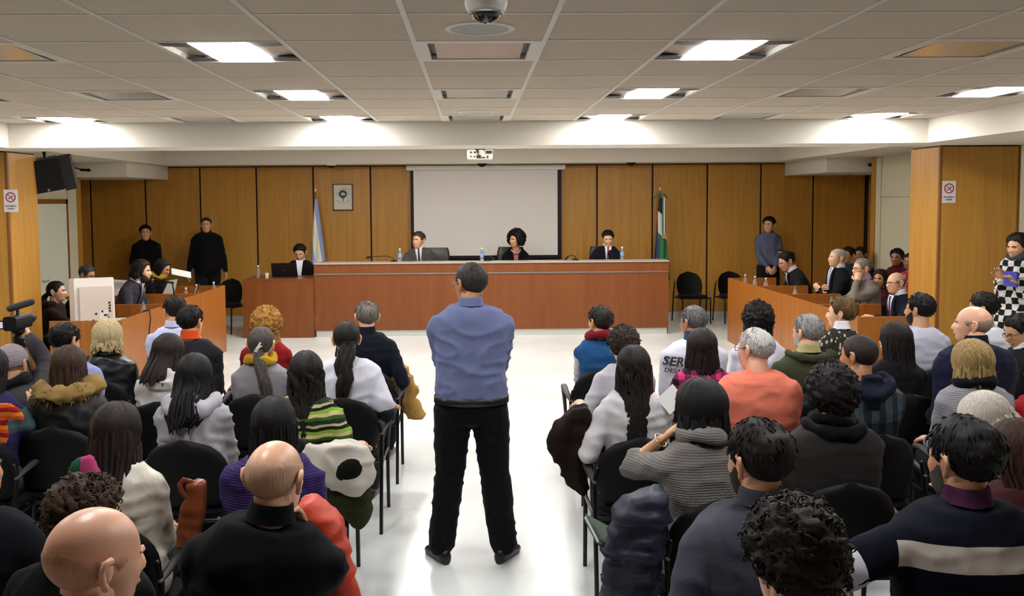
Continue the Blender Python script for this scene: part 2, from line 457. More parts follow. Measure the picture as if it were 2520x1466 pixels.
def side_wall(sg, nm, ye=14.05):
    w = struct(empty('wall_' + nm))
    def b(n, x0, x1, *r):
        lo, hi = sorted((x0 * sg, x1 * sg)); return boxo(n, lo, hi, *r, parent=w)
    b('plaster', XW, XW + .12, -2.5, ye, 0, 3.0, M_CREAM)
    b('end_cap', XW - .03, XW + .13, ye, ye + .15, 0, 2.775, M_PANEL)
    b('return_wall', XW + .13, XB + .1, ye + .03, ye + .15, 0, 3.0, M_PANEL)
    b('far_wall', XB, XB + .12, ye + .15, Y_BACK + .1, 0, 3.0, M_PANEL)
    b('far_panel', XB - .018, XB, ye + .2, Y_BACK - .2, .1, 2.775, M_PANEL)
    # wardrobe-like panel lining with seams beyond the pillar
    ys = [9.7, 10.75, 11.8, 12.9, 13.86] if sg > 0 else [9.7, 10.75, 11.8, 12.85]
    for y0, y1 in zip(ys[:-1], ys[1:]):
        b('lining_panel', XW - .02, XW, y0 + .006, y1 - .006, .1, 2.14, M_CREAM)
        b('lining_panel', XW - .02, XW, y0 + .006, y1 - .006, 2.15, 2.62, M_CREAM)
    b('frame_strip', XW - .025, XW, ye - .18 if sg > 0 else ye - .3, ye - .01, 0, 2.76, M_CREAM)
    return w
wl = side_wall(-1, 'left', 14.5); wr = side_wall(1, 'right')
# the open door in the left wall
d1 = struct(empty('door_1', (-XW + .03, 14.02, 0)))
mb = MB(); mb.box(-.0, .04, -.95, .0, .01, 2.13); leaf = mb.build('door_leaf', M_DOOR, d1)
mb = MB(); mb.box(-.03, .035, .0, .07, 0, 2.2); mb.box(-.03, .035, -1.02, -.95, 0, 2.2); mb.box(-.03, .035, -1.02, .07, 2.13, 2.2); mb.build('door_frame', M_TRIM, d1)
mb = MB(); mb.tube([(.05, -.86, 1.02), (.09, -.86, 1.02), (.09, -.76, 1.02)], .01); mb.build('door_handle', M_STEEL, leaf, True)

def pillar(x0, x1, nm):
    p = struct(empty(nm))
    boxo('core', x0 + .02, x1 - .02, 9.0 + .02, 9.6, 0, Z_SOFF, M_GROOVE, p)
    n = 1
    boxo('veneer_panel', x0 + .03, x1 - .03, 9.0, 9.02, .1, Z_SOFF - .012, M_PANEL, p, .003)
    boxo('side_panel', x0, x0 + .02, 9.03, 9.6, .1, Z_SOFF - .012, M_PANEL, p, .003)
    boxo('side_panel', x1 - .02, x1, 9.03, 9.6, .1, Z_SOFF - .012, M_PANEL, p, .003)
    for x in (x0, x1 - .03): boxo('corner_trim', x, x + .03, 9.0, 9.03, .0, Z_SOFF - .002, M_TRIM, p, .003)
    boxo('skirting', x0 - .006, x1 + .006, 8.994, 9.6, 0, .1, M_TRIM, p)
    return p
pillar(4.66, 5.48, 'trim_1'); pillar(-5.7, -4.56, 'trim_2')

# ------------------------------------------------------------------ ceiling
ceil = struct(boxo('ceiling', -4.32, 4.32, -2.5, Y_BEAM, Z_CEIL + .03, Z_CEIL + .12, M_PLASTER))
XL = [-.27 + .61 * k for k in range(-7, 9)]
XL = [-4.31] + [x for x in XL if -4.2 < x < 4.2] + [4.31]
YL = [Y_BEAM - .61 * k for k in range(0, 13)]
tile_full = None
def idx_of(x): return round((x - .035) / .61)
LIGHTS, VENTS, SPK = [], [], []
for r in range(12):
    y1, y0 = YL[r], YL[r + 1]
    for a, b in zip(XL[:-1], XL[1:]):
        k = idx_of((a + b) / 2); full = abs(b - a - .61) < .01
        if full and abs(k) in ((2, 6) if r in (0, 3, 6) else (2,) if r == 9 else ()): LIGHTS.append((a + .305, y0 + .305, r)); continue
        if full and r in (0, 3, 6) and abs(k) in (0, 4): VENTS.append((a + .305, y0 + .305, k)); continue
        if full:
            if tile_full is None:
                mb = MB(); mb.box(-.297, .297, -.297, .297, 0, .016); t = mb.build('ceiling_tile', M_TILE, ceil); tile_full = t
            else:
                t = tile_full.copy(); COL.objects.link(t)
            t.location = (a + .305, y0 + .305, Z_CEIL)
        else:
            mb = MB(); w = (b - a) / 2 - .008; mb.box(-w, w, -.297, .297, 0, .016)
            t = mb.build('ceiling_tile', M_TILE, ceil); t.location = ((a + b) / 2, y0 + .305, Z_CEIL)
boxo('plain_field', -4.31, 4.31, -2.5, YL[12], Z_CEIL, Z_CEIL + .02, M_TILE, ceil)
for x in XL:
    xx = min(max(x, -4.297), 4.297)
    boxo('grid_runner', xx - .012, xx + .012, YL[12], Y_BEAM, Z_CEIL - .004, Z_CEIL + .012, M_TBAR, ceil)
for y in YL:
    yy = min(y, Y_BEAM - .012)
    boxo('cross_tee', -4.31, 4.31, yy - .009, yy + .009, Z_CEIL - .0025, Z_CEIL + .012, M_TBAR, ceil)

sof = struct(empty('trim_3'))
boxo('beam', -XW, XW, Y_BEAM, 9.13, Z_SOFF, 3.25, M_PLASTER, sof)
boxo('side_soffit', 4.31, XW, -2.5, Y_BEAM, Z_SOFF, 3.1, M_PLASTER, sof)
boxo('side_soffit', -XW, -4.31, -2.5, Y_BEAM, Z_SOFF, 3.1, M_PLASTER, sof)
boxo('recess_ceiling', -5.35, 5.35, 9.13, 15.75, 3.06, 3.2, M_PLASTER, sof)
boxo('stage_soffit', -XB - .1, -5.25, 9.13, Y_BACK, Z_SOFF2, 3.25, M_PLASTER, sof)
boxo('stage_soffit', 5.25, XB + .1, 9.13, Y_BACK, Z_SOFF2, 3.25, M_PLASTER, sof)
boxo('stage_soffit', -5.25, 5.25, 15.65, Y_BACK, Z_SOFF2, 3.25, M_PLASTER, sof)
boxo('drop_box', -XB, -5.42, 14.35, Y_BACK, 2.545, Z_SOFF2, M_PLASTER, sof)
boxo('drop_box', 5.62, XB, 14.35, Y_BACK, 2.545, Z_SOFF2, M_PLASTER, sof)
boxo('shadow_gap', -5.4, 5.6, Y_BACK - .03, Y_BACK - .019, 2.755, 2.775, M_GROOVE, sof)
for x, y in ((-5.75, 12.6), (-5.75, 13.6), (5.75, 12.4), (5.75, 13.5)):
    mb = MB(); mb.lathe([(.0, -.004), (.06, -.004), (.075, 0), (.0, 0)], 20)
    dl = mb.build('downlight_rim', M_TBAR, sof, 40); dl.location = (x, y, Z_SOFF2)

M_DIFF = emissive('lit_diffuser', (0.97, 0.985, 1.0), PANEL_LIGHT)
M_DIFF2 = emissive('lit_diffuser_stage', (1.0, 0.97, 0.92), STAGE_LIGHT)
def make_light(mat):
    root = empty('ceiling_light')
    mb = MB(); a, b = .3, .29
    mb.box(-a, a, -a, -b, -.004, .03); mb.box(-a, a, b, a, -.004, .03); mb.box(-a, -b, -b, b, -.004, .03); mb.box(b, a, -b, b, -.004, .03)
    mb.build('frame', M_TBAR, root)
    for s in (-1, 1):
        mb = MB(); x0, x1 = sorted((s * .14, s * b))
        mb.add([(s * .14, -b, .0), (s * b, -b, .022), (s * b, b, .022), (s * .14, b, .0)], [(0, 1, 2, 3)]); mb.box(x0, x1, -b, b, .022, .028)
        mb.build('reflector_wing', M_MIRROR, root)
        for t in (-1, 1):
            mb = MB()
            mb.prism([(s * (.145 + .15 * i / 6), t * (b - .005)) for i in range(7)][:1] + [(s * .285, t * (b - .005)), (s * .285, t * .19)] + [(s * (.285 - .14 * math.sin(k * PI / 8)), t * (.19 - .03 * math.sin(k * PI / 4))) for k in range(1, 5)], -.002, .004, 'Z')
            mb.build('corner_grille', M_DARKGRILLE, root)
    mb = MB(); mb.box(-.138, .138, -b, b, -.006, .02); mb.build('diffuser', mat, root)
    return root
proto = make_light(M_DIFF)
names = {(0,): 'farthest row'}
for i, (x, y, r) in enumerate(LIGHTS):
    o = proto if i == 0 else copy_tree(proto)
    o.location = (x, y, Z_CEIL)
    row = {0: 'against the white beam', 3: 'in the middle row', 6: 'in the nearest row', 9: 'in the row over the camera'}[r]
    col = {-6: 'leftmost', -2: 'left of the centre', 2: 'right of the centre', 6: 'rightmost'}[idx_of(x)]
    tag(o, 'lit square ceiling light %s, %s' % (row, col), 'ceiling light', 'lit panel lights in the ceiling grid')
o = make_light(M_DIFF2); first = o
for i, (x, y) in enumerate([(x, y) for y in (10.6, 13.0) for x in (-2.7, -.8, 1.1, 3.0)]):
    if i: o = copy_tree(first)
    o.location = (x, y, 3.06)
    tag(o, 'panel light in the raised stage ceiling, %s row, %s' % (('nearer', 'farther')[i // 4], ('leftmost', 'second from left', 'second from right', 'rightmost')[i % 4]), 'ceiling light', 'panel lights hidden in the raised stage ceiling')

def make_vent():
    root = empty('ceiling_vent')
    mb = MB(); a, b = .3, .245
    mb.box(-a, a, -a, -b, -.004, .03); mb.box(-a, a, b, a, -.004, .03); mb.box(-a, -b, -b, b, -.004, .03); mb.box(b, a, -b, b, -.004, .03)
    mb.build('frame', M_TBAR, root)
    mb = MB(); mb.box(-b, b, -b, b, .02, .03); mb.build('dark_slot', M_BLACK, root)
    mb = MB(); mb.add([(-.215, -.185, .006), (.215, -.185, .006), (.215, .235, -.001), (-.215, .235, -.001), (-.2, -.16, .012), (.2, -.16, .012), (.2, .23, .012), (-.2, .23, .012)],
                      [(0, 1, 2, 3), (4, 7, 6, 5), (0, 4, 5, 1), (1, 5, 6, 2), (2, 6, 7, 3), (3, 7, 4, 0)]); mb.build('deflector_plate', M_MIRROR, root)
    return root
pv = None
for x, y, k in VENTS:
    o = make_vent() if pv is None else copy_tree(pv); pv = pv or o
    o.location = (x, y, Z_CEIL)
    row = 'nearest' if y < 5.5 else ('middle' if y < 7.4 else 'farthest')
    tag(o, 'white square air vent with a shiny plate, %s row, %s' % (row, {-4: 'left side', 0: 'on the centre line', 4: 'right side'}[k]), 'air vent', 'square ceiling vents')

ps = None
for x, y, lab in ((.035, 3.98, 'behind the dome camera'), (.035, 7.65, 'by the projector beam'), (-4.02, 7.85, 'near the left corner of the beam'), (4.03, 7.85, 'near the right corner of the beam')):
    if ps is None:
        o = empty('ceiling_speaker')
        mb = MB(); mb.lathe([(.155, 0), (.152, -.006), (.13, -.008), (.124, -.002), (.124, 0)], 32, cap=False); mb.build('rim', M_TBAR, o, 40)
        mb = MB(); mb.lathe([(.001, -.006), (.06, -.0055), (.124, -.003), (.124, 0)], 32); mb.build('grille', plain('pale_speaker_mesh', '#B8B8B2', rough=.6, bump=.5, bscale=600), o, 40); ps = o
    else: o = copy_tree(ps)
    o.location = (x, y, Z_CEIL)
    tag(o, 'round white ceiling loudspeaker flush in the tiles %s' % lab, 'ceiling speaker', 'round ceiling loudspeakers')

# dome camera hanging close to the viewer
o = empty('dome_camera', (at_y(1196, 30, 3.0).x, 3.0, Z_CEIL)); tag(o, 'white dome security camera with a smoked glass bubble hanging overhead', 'security camera')
mb = MB(); mb.lathe([(.001, 0), (.07, 0), (.07, -.105), (.066, -.122), (.056, -.136), (.052, -.134), (.001, -.13)], 32); mb.build('housing', M_WHITEP, o, 40)
mb = MB(); mb.lathe([(.05, -.125)] + [(.05 * math.cos(a), -.125 - .047 * math.sin(a)) for a in [k * PI / 20 for k in range(1, 10)]] + [(.001, -.1725)], 28); mb.build('smoked_dome', plain('smoked_glass', '#080605', rough=.05, coat=1.0), o, True)
mb = MB(); mb.lathe([(.052, -.131), (.061, -.135), (.052, -.139)], 32, cap=False); mb.build('rim_ring', M_STEEL, o, 40)

for i, (px, py, lab) in enumerate(((815, 403, 'left of the screen'), (1186, 402, 'above the screen'), (1553, 400, 'right of the screen'))):
    p = at_z(px, py, Z_SOFF2)
    o = empty('small_dome_camera', (p.x, 15.75 if True else p.y, Z_SOFF2)); o.location.x = at_y(px, py, 15.75).x
    mb = MB(); mb.lathe([(.001, 0), (.085, 0), (.08, -.02), (.001, -.02)], 20); mb.build('base', M_WHITEP if i == 0 else M_BLACK, o, 40)
    mb = MB(); mb.lathe([(.06, -.018), (.055, -.04), (.03, -.058), (.001, -.062)], 20); mb.build('dome', M_BLACK, o, True)
    tag(o, 'small dome camera under the stage soffit %s' % lab, 'security camera', 'dome cameras along the stage soffit')
for px, py, sg, lab in ((213, 418, -1, 'left'), (2146, 405, 1, 'right')):
    p = at_y(px, py, 14.3)
    o = empty('bullet_camera', (p.x, 14.22, p.z))
    mb = MB(); mb.tube([(sg * .05, -.0, 0), (-sg * .05, .02, -.005)], .020, 12); mb.tube([(-sg * .05, .02, -.005), (-sg * .065, .02, -.006)], .026, 12); mb.build('barrel', M_BLACK, o, 40)
    mb = MB(); mb.tube([(sg * .03, 0, 0), (sg * .14, 0, .03)], .01); mb.build('bracket', M_BLACK, o, True)
    tag(o, 'small black bullet camera on the %s wall corner beside the stage' % lab, 'security camera')

# ceiling projector
p = at_y(1181, 379, 11.0)
o = empty('projector', (p.x, 11.0, p.z)); tag(o, 'white ceiling projector showing its sockets, above the centre of the room', 'projector')
mb = MB(); mb.rbox(-.155, .155, -.02, .24, -.06, .05, .018, 'Y'); mb.build('body', M_WHITEP, o, 40)
mb = MB()
for x, z, r in ((-.11, .02, .012), (-.06, .02, .012), (-.11, -.03, .010), (-.065, -.03, .009)): mb.lathe([(r, .021), (r, .026), (.001, .026)], 10, (x, 0, z), axis='Y')
mb.box(-.04, .012, -.026, -.02, -.05, -.012); mb.box(.07, .145, -.026, -.02, .005, .038); mb.box(.02, .06, -.026, -.02, -.048, -.036); mb.box(.085, .1, -.026, -.02, -.05, -.02); mb.box(-.025, -.015, -.026, -.02, -.012, .05); mb.build('socket', plain('socket_brown', '#3A2F1E', rough=.6), o)
mb = MB(); mb.tube([(0, .1, .05), (0, .1, 3.06 - p.z)], .02, 10); mb.box(-.06, .05, .05, .15, .05, .075); mb.build('mount', M_BLACK, o, 40)
mb = MB(); mb.tube([(-.03, -.02, .02), (-.05, -.03, .07), (-.02, .06, .2), (-.01, .1, 3.06 - p.z)], .006); mb.tube([(.05, -.02, .04), (.07, -.01, .075), (.03, .08, .16)], .006); mb.build('cable', M_BLACK, o, True)

# ------------------------------------------------------------------ projection screen
o = empty('projection_screen', (.235, Y_BACK - .1, 0)); tag(o, 'pulled-down white projection screen with black borders behind the judges', 'projection screen')
mb = MB(); mb.rbox(-1.41, 1.41, -.07, .04, 2.675, 2.765, .02, 'X'); mb.build('case', M_WHITEP, o, 40)
mb = MB(); mb.box(-1.345, 1.345, -.006, -.001, 1.1, 2.68); mb.build('black_border', M_BLACK, o)
mb = MB(); mb.box(-1.29, 1.275, -.009, -.0062, 1.155, 2.68); mb.build('screen_cloth', plain('screen_grey_white', '#E2DDD8', rough=.9), o)
mb = MB(); mb.tube([(-1.345, -.004, 1.1), (1.345, -.004, 1.1)], .014); mb.build('bottom_bar', M_BLACK, o, True)

# ------------------------------------------------------------------ no-smoking signs
RED = plain('sign_red', '#A02030', rough=.5); INK = plain('ink_dark', '#2A2226', rough=.7); SIGNW = plain('sign_white', '#D6D0CE', rough=.4)
def no_smoking(px, py, lab):
    p = at_y(px, py, 8.998)
    o = empty('no_smoking_sign', p); tag(o, lab, 'sign', 'no-smoking signs on the pillars')
    mb = MB(); mb.box(-.068, .068, -.004, 0, -.11, .11); mb.build('board', SIGNW, o)
    mb = MB(); n = 32; ra, rb = .05, .039
    V = []; F = []
    for i in range(n):
        a = 2 * PI * i / n
        for r in (ra, rb):
            for y in (-.0055, -.004): V.append((r * math.cos(a), y, .035 + r * math.sin(a)))
    for i in range(n):
        j = (i + 1) % n; a = i * 4; b = j * 4
        F += [(a, b, b + 2, a + 2), (a + 1, a + 3, b + 3, b + 1), (a, a + 1, b + 1, b), (a + 2, b + 2, b + 3, a + 3)]
    mb.add(V, F)
    c = math.cos(math.radians(135)); s_ = math.sin(math.radians(135))
    mb.add([(c * .042 - s_ * .004 * k, -.0062, .035 + s_ * .042 + c * .004 * k) for k in (-1, 1)] + [(-c * .042 - s_ * .004 * k, -.0062, .035 - s_ * .042 + c * .004 * k) for k in (1, -1)], [(0, 1, 2, 3)])
    mb.build('red_ring', RED, o)
    mb = MB(); mb.add([(-.026, -.005, .021), (-.022, -.005, .014), (.028, -.005, .044), (.024, -.005, .052)], [(0, 1, 2, 3)]); mb.add([(.0, -.005, .06), (.004, -.005, .066), (.012, -.005, .058), (.008, -.005, .055)], [(0, 1, 2, 3)]); mb.build('cigarette', INK, o)
    text('lettering', 'PROHIBIDO', .021, INK, o, (0, -.0055, -.052), bold=.0006, sx=1.0)
    text('lettering', 'FUMAR', .021, INK, o, (0, -.0055, -.078), bold=.0006)
no_smoking(27, 494, 'white no-smoking sign with a red ring on the left pillar')
no_smoking(2335, 472, 'white no-smoking sign with a red ring on the right pillar')

# ------------------------------------------------------------------ framed provincial emblem
p0 = at_y(844, 485, Y_BACK - .03)
o = empty('framed_emblem', p0); tag(o, 'framed white picture of a provincial emblem on the panelled wall', 'picture frame')
w, h = .177, .237
mb = MB()
for a in ((-w, w, h - .018, h), (-w, w, -h, -h + .018), (-w, -w + .016, -h, h), (w - .016, w, -h, h)): mb.box(a[0], a[1], -.022, .008, a[2], a[3])
mb.build('frame', plain('dark_brown_frame', '#3E2412', rough=.4), o)
mb = MB(); mb.box(-w + .01, w - .01, -.008, .004, -h + .01, h - .01); mb.build('paper', plain('emblem_paper', '#D2CDC0', rough=.5), o)
def disc(mb, cx, cz, r0, r1, y, sx=1.0, n=28):
    V = []; F = []
    for i in range(n):
        a = 2 * PI * i / n
        for r in (r0, r1): V.append((cx + sx * r * math.cos(a), y, cz + r * math.sin(a)))
    for i in range(n): j = (i + 1) % n; F.append((2 * i, 2 * j, 2 * j + 1, 2 * i + 1))
    mb.add(V, F)
mb = MB(); disc(mb, 0, .055, .046, .072, -.0095); mb.build('laurel_wreath', plain('wreath_green_blue', '#26413F', rough=.6), o)
mb = MB(); disc(mb, 0, .055, .0, .047, -.0093); mb.build('blue_shield', plain('shield_blue', '#3B3F6B', rough=.6), o)
mb = MB(); mb.add([(-.042, -.0098, .035), (.044, -.0098, .035), (.04, -.0098, .062), (.018, -.0098, .08), (-.004, -.0098, .088), (-.024, -.0098, .068)], [(0, 1, 2, 3, 4, 5)]); mb.build('snow_peak', plain('peak_white', '#C9C0BC', rough=.6), o)
mb = MB()
for z, x0 in ((.085, .115), (.06, .125), (.035, .11)):
    for s in (-1, 1): mb.box(*sorted((s * .06, s * x0)), -.0092, -.0085, z - .006, z + .006)
mb.build('pale_blue_ribbon', plain('ribbon_blue', '#8FB3B8', rough=.6), o)
mb = MB(); mb.add([(-.012, -.0096, -.01), (.014, -.0096, -.01), (.006, -.0096, -.085), (-.003, -.0096, -.085)], [(0, 1, 2, 3)]); mb.build('torch_handle', plain('torch_red_brown', '#7A4030', rough=.6), o)
SEPIA = plain('sepia_ink', '#5C4A38', rough=.7)
for s, a0, a1, cz, rad, up in (('RIO NEGRO', 128, 52, .02, .13, 1),):
    for i, ch in enumerate(s):
        a = math.radians(a0 + (a1 - a0) * i / (len(s) - 1))
        text('lettering', ch, .03, SEPIA, o, (rad * math.cos(a), -.0095, cz + rad * math.sin(a)), rot=(PI / 2, -(a - PI / 2), 0), bold=.0005)
for i, ch in enumerate('ARGENTINA'):
    u = i / 8 * 2 - 1
    text('lettering', ch, .03, SEPIA, o, (.11 * u, -.0095, -.115 + .05 * abs(u)), rot=(PI / 2, -.45 * (1 if u > 0 else -1) if abs(u) > .1 else 0, 0), bold=.0005)

# ------------------------------------------------------------------ wall loudspeaker at the left
p = at_y(126, 428, 9.75)
o = empty('wall_loudspeaker', p); tag(o, 'large black loudspeaker tilted down on a bracket by the left pillar', 'loudspeaker')
R = Matrix.Rotation(math.radians(-12), 4, 'Y') @ Matrix.Rotation(math.radians(24), 4, 'Z') @ Matrix.Rotation(math.radians(14), 4, 'X')
mb = MB(); mb.rbox(-.24, .1, -.13, .12, -.165, .175, .02, 'Y'); a = mb.build('cabinet', M_BLACK, o, 40); a.matrix_local = R
mb = MB(); mb.prism([(.1, -.12), (.21, -.1), (.235, .02), (.22, .14), (.1, .13)], -.185, .165, 'Z'); a = mb.build('grille', plain('black_grille', '#121010', rough=.75, bump=.4, bscale=400), o); a.matrix_local = R
mb = MB(); mb.tube([(-.05, .0, .14), (-.07, .0, .24), (-.07, .12, .26)], .016); mb.box(-.32, -.29, -.08, .08, -.17, .05); mb.tube([(-.3, 0, -.05), (-.2, 0, -.02)], .02); mb.build('bracket', M_BLACKM, o, 40)
mb = MB(); mb.lathe([(.014, .132), (.014, .137), (.001, .137)], 12, (-.06, 0, -.145), axis='Y'); a = mb.build('badge', M_STEEL, o); a.matrix_local = R
# ------------------------------------------------------------------ judges' bench and clerk's desk
YB = 14.26
o = empty('judges_bench', (.29, YB, 0)); tag(o, 'long cherry wood judges bench with two aluminium strips', 'bench')
W2 = 2.80
mb = MB(); mb.box(-W2, W2, 0, .03, .1, .985); mb.build('front_panel', M_BENCH, o)
mb = MB(); mb.box(-W2, W2, 0, .03, 1.005, 1.15); mb.build('upper_panel', M_BENCH, o)
mb = MB(); mb.box(-W2 - .005, W2 + .005, -.012, .03, .985, 1.005); mb.build('aluminium_strip', M_STEEL, o)
mb = MB(); mb.box(-W2 - .005, W2 + .005, -.015, .32, 1.15, 1.172); mb.build('top_ledge', plain('pale_metal_edge', '#BDB5AB', rough=.35, metal=.4), o)
mb = MB(); mb.box(-W2 + .02, W2 - .02, .015, .04, 0, .1); mb.build('plinth', M_BASE, o)
mb = MB(); mb.box(-W2, -W2 + .03, .03, .9, .0, 1.15); mb.build('side_panel', M_BENCH, o)
mb = MB(); mb.box(W2 - .03, W2, .03, .9, .0, 1.15); mb.build('side_panel', M_BENCH, o)
mb = MB(); mb.box(-W2 + .03, W2 - .03, .31, .9, .92, .95); mb.build('worktop', M_BENCH, o)
struct(boxo('floor_dais', -2.45, 3.03, YB + .95, Y_BACK - .05, 0, .18, M_DESK))

o = empty('clerk_desk', (-3.06, YB - .05, 0)); tag(o, 'lower cherry wood clerk desk joined to the left end of the judges bench', 'desk')
mb = MB(); mb.box(-.56, .545, 0, .03, .0, .9); mb.build('front_panel', M_BENCH, o)
mb = MB(); mb.box(-.56, -.53, .03, .75, .0, .9); mb.build('side_panel', M_BENCH, o)
mb = MB(); mb.box(-.56, .545, -.005, .78, .9, .925); mb.build('worktop', M_BENCH, o)

# ------------------------------------------------------------------ party desks on both sides
def party_desk(xs, sg, y0, y1, lab, far_board=True):
    o = empty('party_desk', (xs, y0, 0)); tag(o, lab, 'desk', 'honey wood party desks')
    L = y1 - y0
    def b(n, a, c, *r):
        lo, hi = sorted((a * sg, c * sg)); mb = MB(); mb.box(lo, hi, *r); return mb.build(n, M_DESK, o)
    b('front_panel', 0, .03, .003, L - .003, 0, .95)
    b('partition', .03, .72, .003, .03, 0, .95)
    b('partition', .03, .72, L - .03, L - .003, 0, .95)
    b('worktop', .03, .70, .03, L - .03, .77, .80)
    return o
for i, (a, c) in enumerate(((8.9, 10.0), (10.0, 11.1), (11.1, 12.2), (12.2, 13.5))):
    party_desk(3.82, 1, a, c, 'honey wood desk of the right-hand party, %s' % ('nearest the audience', 'second from the audience', 'third from the audience', 'farthest, next to the empty chairs')[i])
for i, (a, c) in enumerate(((9.15, 10.62), (10.62, 11.82), (11.82, 13.0))):
    party_desk(-3.56, -1, a, c, 'honey wood desk of the left-hand party, %s' % ('nearest, carrying the white monitor', 'middle one with the microphone', 'farthest, with three water bottles')[i])
# side table behind with folders
o = empty('side_table', (-5.35, 13.2, 0)); tag(o, 'small wooden table stacked with papers by the left wall', 'table')
mb = MB(); mb.box(-.45, .45, -.3, .3, .78, .82); mb.build('table_top', M_DESK, o)
for x in (-.4, .4):
    for y in (-.25, .25):
        mb = MB(); mb.box(x - .025, x + .025, y - .025, y + .025, 0, .78); mb.build('leg', M_DESK, o)

# ------------------------------------------------------------------ chairs
M_SEAT = cloth('#0A0A0C', 'wool'); M_SHELL = plain('black_shell', '#070707', rough=.6, spec=.2); M_ARM = plain('dark_grey_armrest', '#2A2828', rough=.55)
def make_chair(arms=True):
    root = empty('chair')
    # padded seat
    mb = MB(); rings = []
    for z, g in ((.43, .02), (.445, .004), (.465, 0), (.478, .012), (.483, .04)):
        rr = []
        for k in range(24):
            a = 2 * PI * k / 24; c, s = math.cos(a), math.sin(a)
            rr.append(((.235 - g) * math.copysign(abs(c) ** .55, c), .02 + (.225 - g) * math.copysign(abs(s) ** .6, s), z + .012 * (s < -.3) * 0))
        rings.append(rr)
    mb.loft(rings); mb.build('seat', M_SEAT, root, 50)
    # curved backrest: rounded oval pad bent around the sitter
    mb = MB(); nu, nv = 15, 11; F_, B_ = [], []
    for i in range(nv):
        v = i / (nv - 1) * 2 - 1
        zz = .675 + .195 * v
        wd = .232 * max(.09, math.sqrt(max(0, 1 - max(0, (v + .25) / 1.25) ** 2.7))) * (1 - max(0, -v) ** 3 * .22)
        for j in range(nu):
            u = j / (nu - 1) * 2 - 1
            x = wd * u; bend = .055 * (x / .232) ** 2
            yb = -.175 - .10 * (zz - .5) + bend
            th = .026 * math.sqrt(max(0.0, 1 - abs(u) ** 6)) * math.sqrt(max(0, 1 - abs(v) ** 6)) + .004
            F_.append((x, yb, zz - .0 * u)); B_.append((x, yb - th, zz))
    n = nu * nv; V = F_ + B_; F = []
    for i in range(nv - 1):
        for j in range(nu - 1):
            a = i * nu + j; F.append((a, a + 1, a + nu + 1, a + nu)); F.append((n + a, n + a + nu, n + a + nu + 1, n + a + 1))
    rim = [j for j in range(nu)] + [i * nu + nu - 1 for i in range(1, nv)] + [(nv - 1) * nu + j for j in range(nu - 2, -1, -1)] + [i * nu for i in range(nv - 2, 0, -1)]
    for k in range(len(rim)):
        a, b = rim[k], rim[(k + 1) % len(rim)]; F.append((a, n + a, n + b, b))
    mb.add(V, F); mb.build('backrest', M_SHELL, root, 60)
    for s in (-1, 1):
        mb = MB(); mb.tube([(s * .25, -.30, .0), (s * .252, -.235, .45), (s * .252, -.2, .62), (s * .236, -.2, .70)], .0125, 8); mb.build('leg', M_BLACKM, root, True)
        mb = MB(); mb.tube([(s * .25, .22, .0), (s * .25, .2, .44)], .0125, 8); mb.build('leg', M_BLACKM, root, True)
        mb = MB(); mb.tube([(s * .25, .2, .43), (s * .25, -.235, .43)], .011, 8); mb.build('side_rail', M_BLACKM, root, True)
        if arms:
            mb = MB()
            pts = [(s * .252, -.21, .63), (s * .262, -.16, .648), (s * .272, -.05, .668), (s * .274, .06, .683), (s * .272, .12, .68), (s * .268, .165, .645), (s * .262, .185, .58), (s * .255, .195, .5), (s * .25, .2, .44)]
            mb.tube(pts, [.014, .02, .024, .025, .024, .02, .016, .014, .013], 8, flat=(1.0, .62), up=(1, 0, 0)); mb.build('armrest', M_ARM, root, True)
    mb = MB(); mb.tube([(-.25, -.2, .43), (.25, -.2, .43)], .011, 8); mb.build('cross_rail', M_BLACKM, root, True)
    return root
CH = {}
def chair(loc, facing, label, group, arms=True):
    if arms not in CH: o = CH[arms] = make_chair(arms)
    else: o = copy_tree(CH[arms])
    o.location = loc; o.rotation_euler = (0, 0, -math.radians(facing)); tag(o, label, 'chair', group)
    return o
for px, py, lab in ((1703, 775, 'empty black chair by the back wall, next to the judges bench'), (1805, 775, 'empty black chair by the back wall, half hidden by the right desk'), (556, 780, 'empty black chair by the back wall beyond the left desk')):
    p = at_y(px, py, 15.55 if px > 1000 else 14.9); chair((p.x, p.y, 0), 172 if px > 1000 else 200, lab, 'empty chairs along the back wall', False)

def judge_chair(x, y, rz, label):
    o = empty('office_chair', (x, y, .18), rz); tag(o, label, 'office chair', 'judges chairs')
    M = plain('black_leather', '#0B0A0B', rough=.38, bump=.1, bscale=90)
    # faces the room: front is +y rotated by the caller
    mb = MB(); rings = []
    for i in range(9):
        v = i / 8; z = .50 + .64 * v; wd = .27 - .035 * v - .02 * (v > .9)
        y0 = -.24 - .09 * v
        rr = []
        for k in range(20):
            a = 2 * PI * k / 20; c, s = math.cos(a), math.sin(a)
            rr.append((wd * math.copysign(abs(c) ** .45, c), y0 + .055 * math.copysign(abs(s) ** .6, s) * (1 if v < .95 else .6), z + .0))
        rings.append(rr)
    mb.loft(rings); mb.build('backrest', M, o, 50)
    mb = MB(); mb.rbox(-.26, .26, -.24, .26, .42, .52, .05, 'Z'); mb.build('seat', M, o, 50)
    for s in (-1, 1):
        mb = MB(); mb.tube([(s * .29, -.2, .47), (s * .31, -.2, .7), (s * .31, .12, .7), (s * .29, .14, .47)], .022); mb.build('armrest', M_BLACK, o, True)
    mb = MB(); mb.tube([(0, 0, .1), (0, 0, .43)], .03); mb.build('column', M_BLACKM, o, True)
    for k in range(5):
        a = 2 * PI * k / 5; mb = MB(); mb.tube([(0, 0, .12), (.28 * math.cos(a), .28 * math.sin(a), .06)], [.025, .016]); mb.ell((.29 * math.cos(a), .29 * math.sin(a), .03), (.03, .03, .03)); mb.build('leg', M_BLACKM, o, True)
    return o

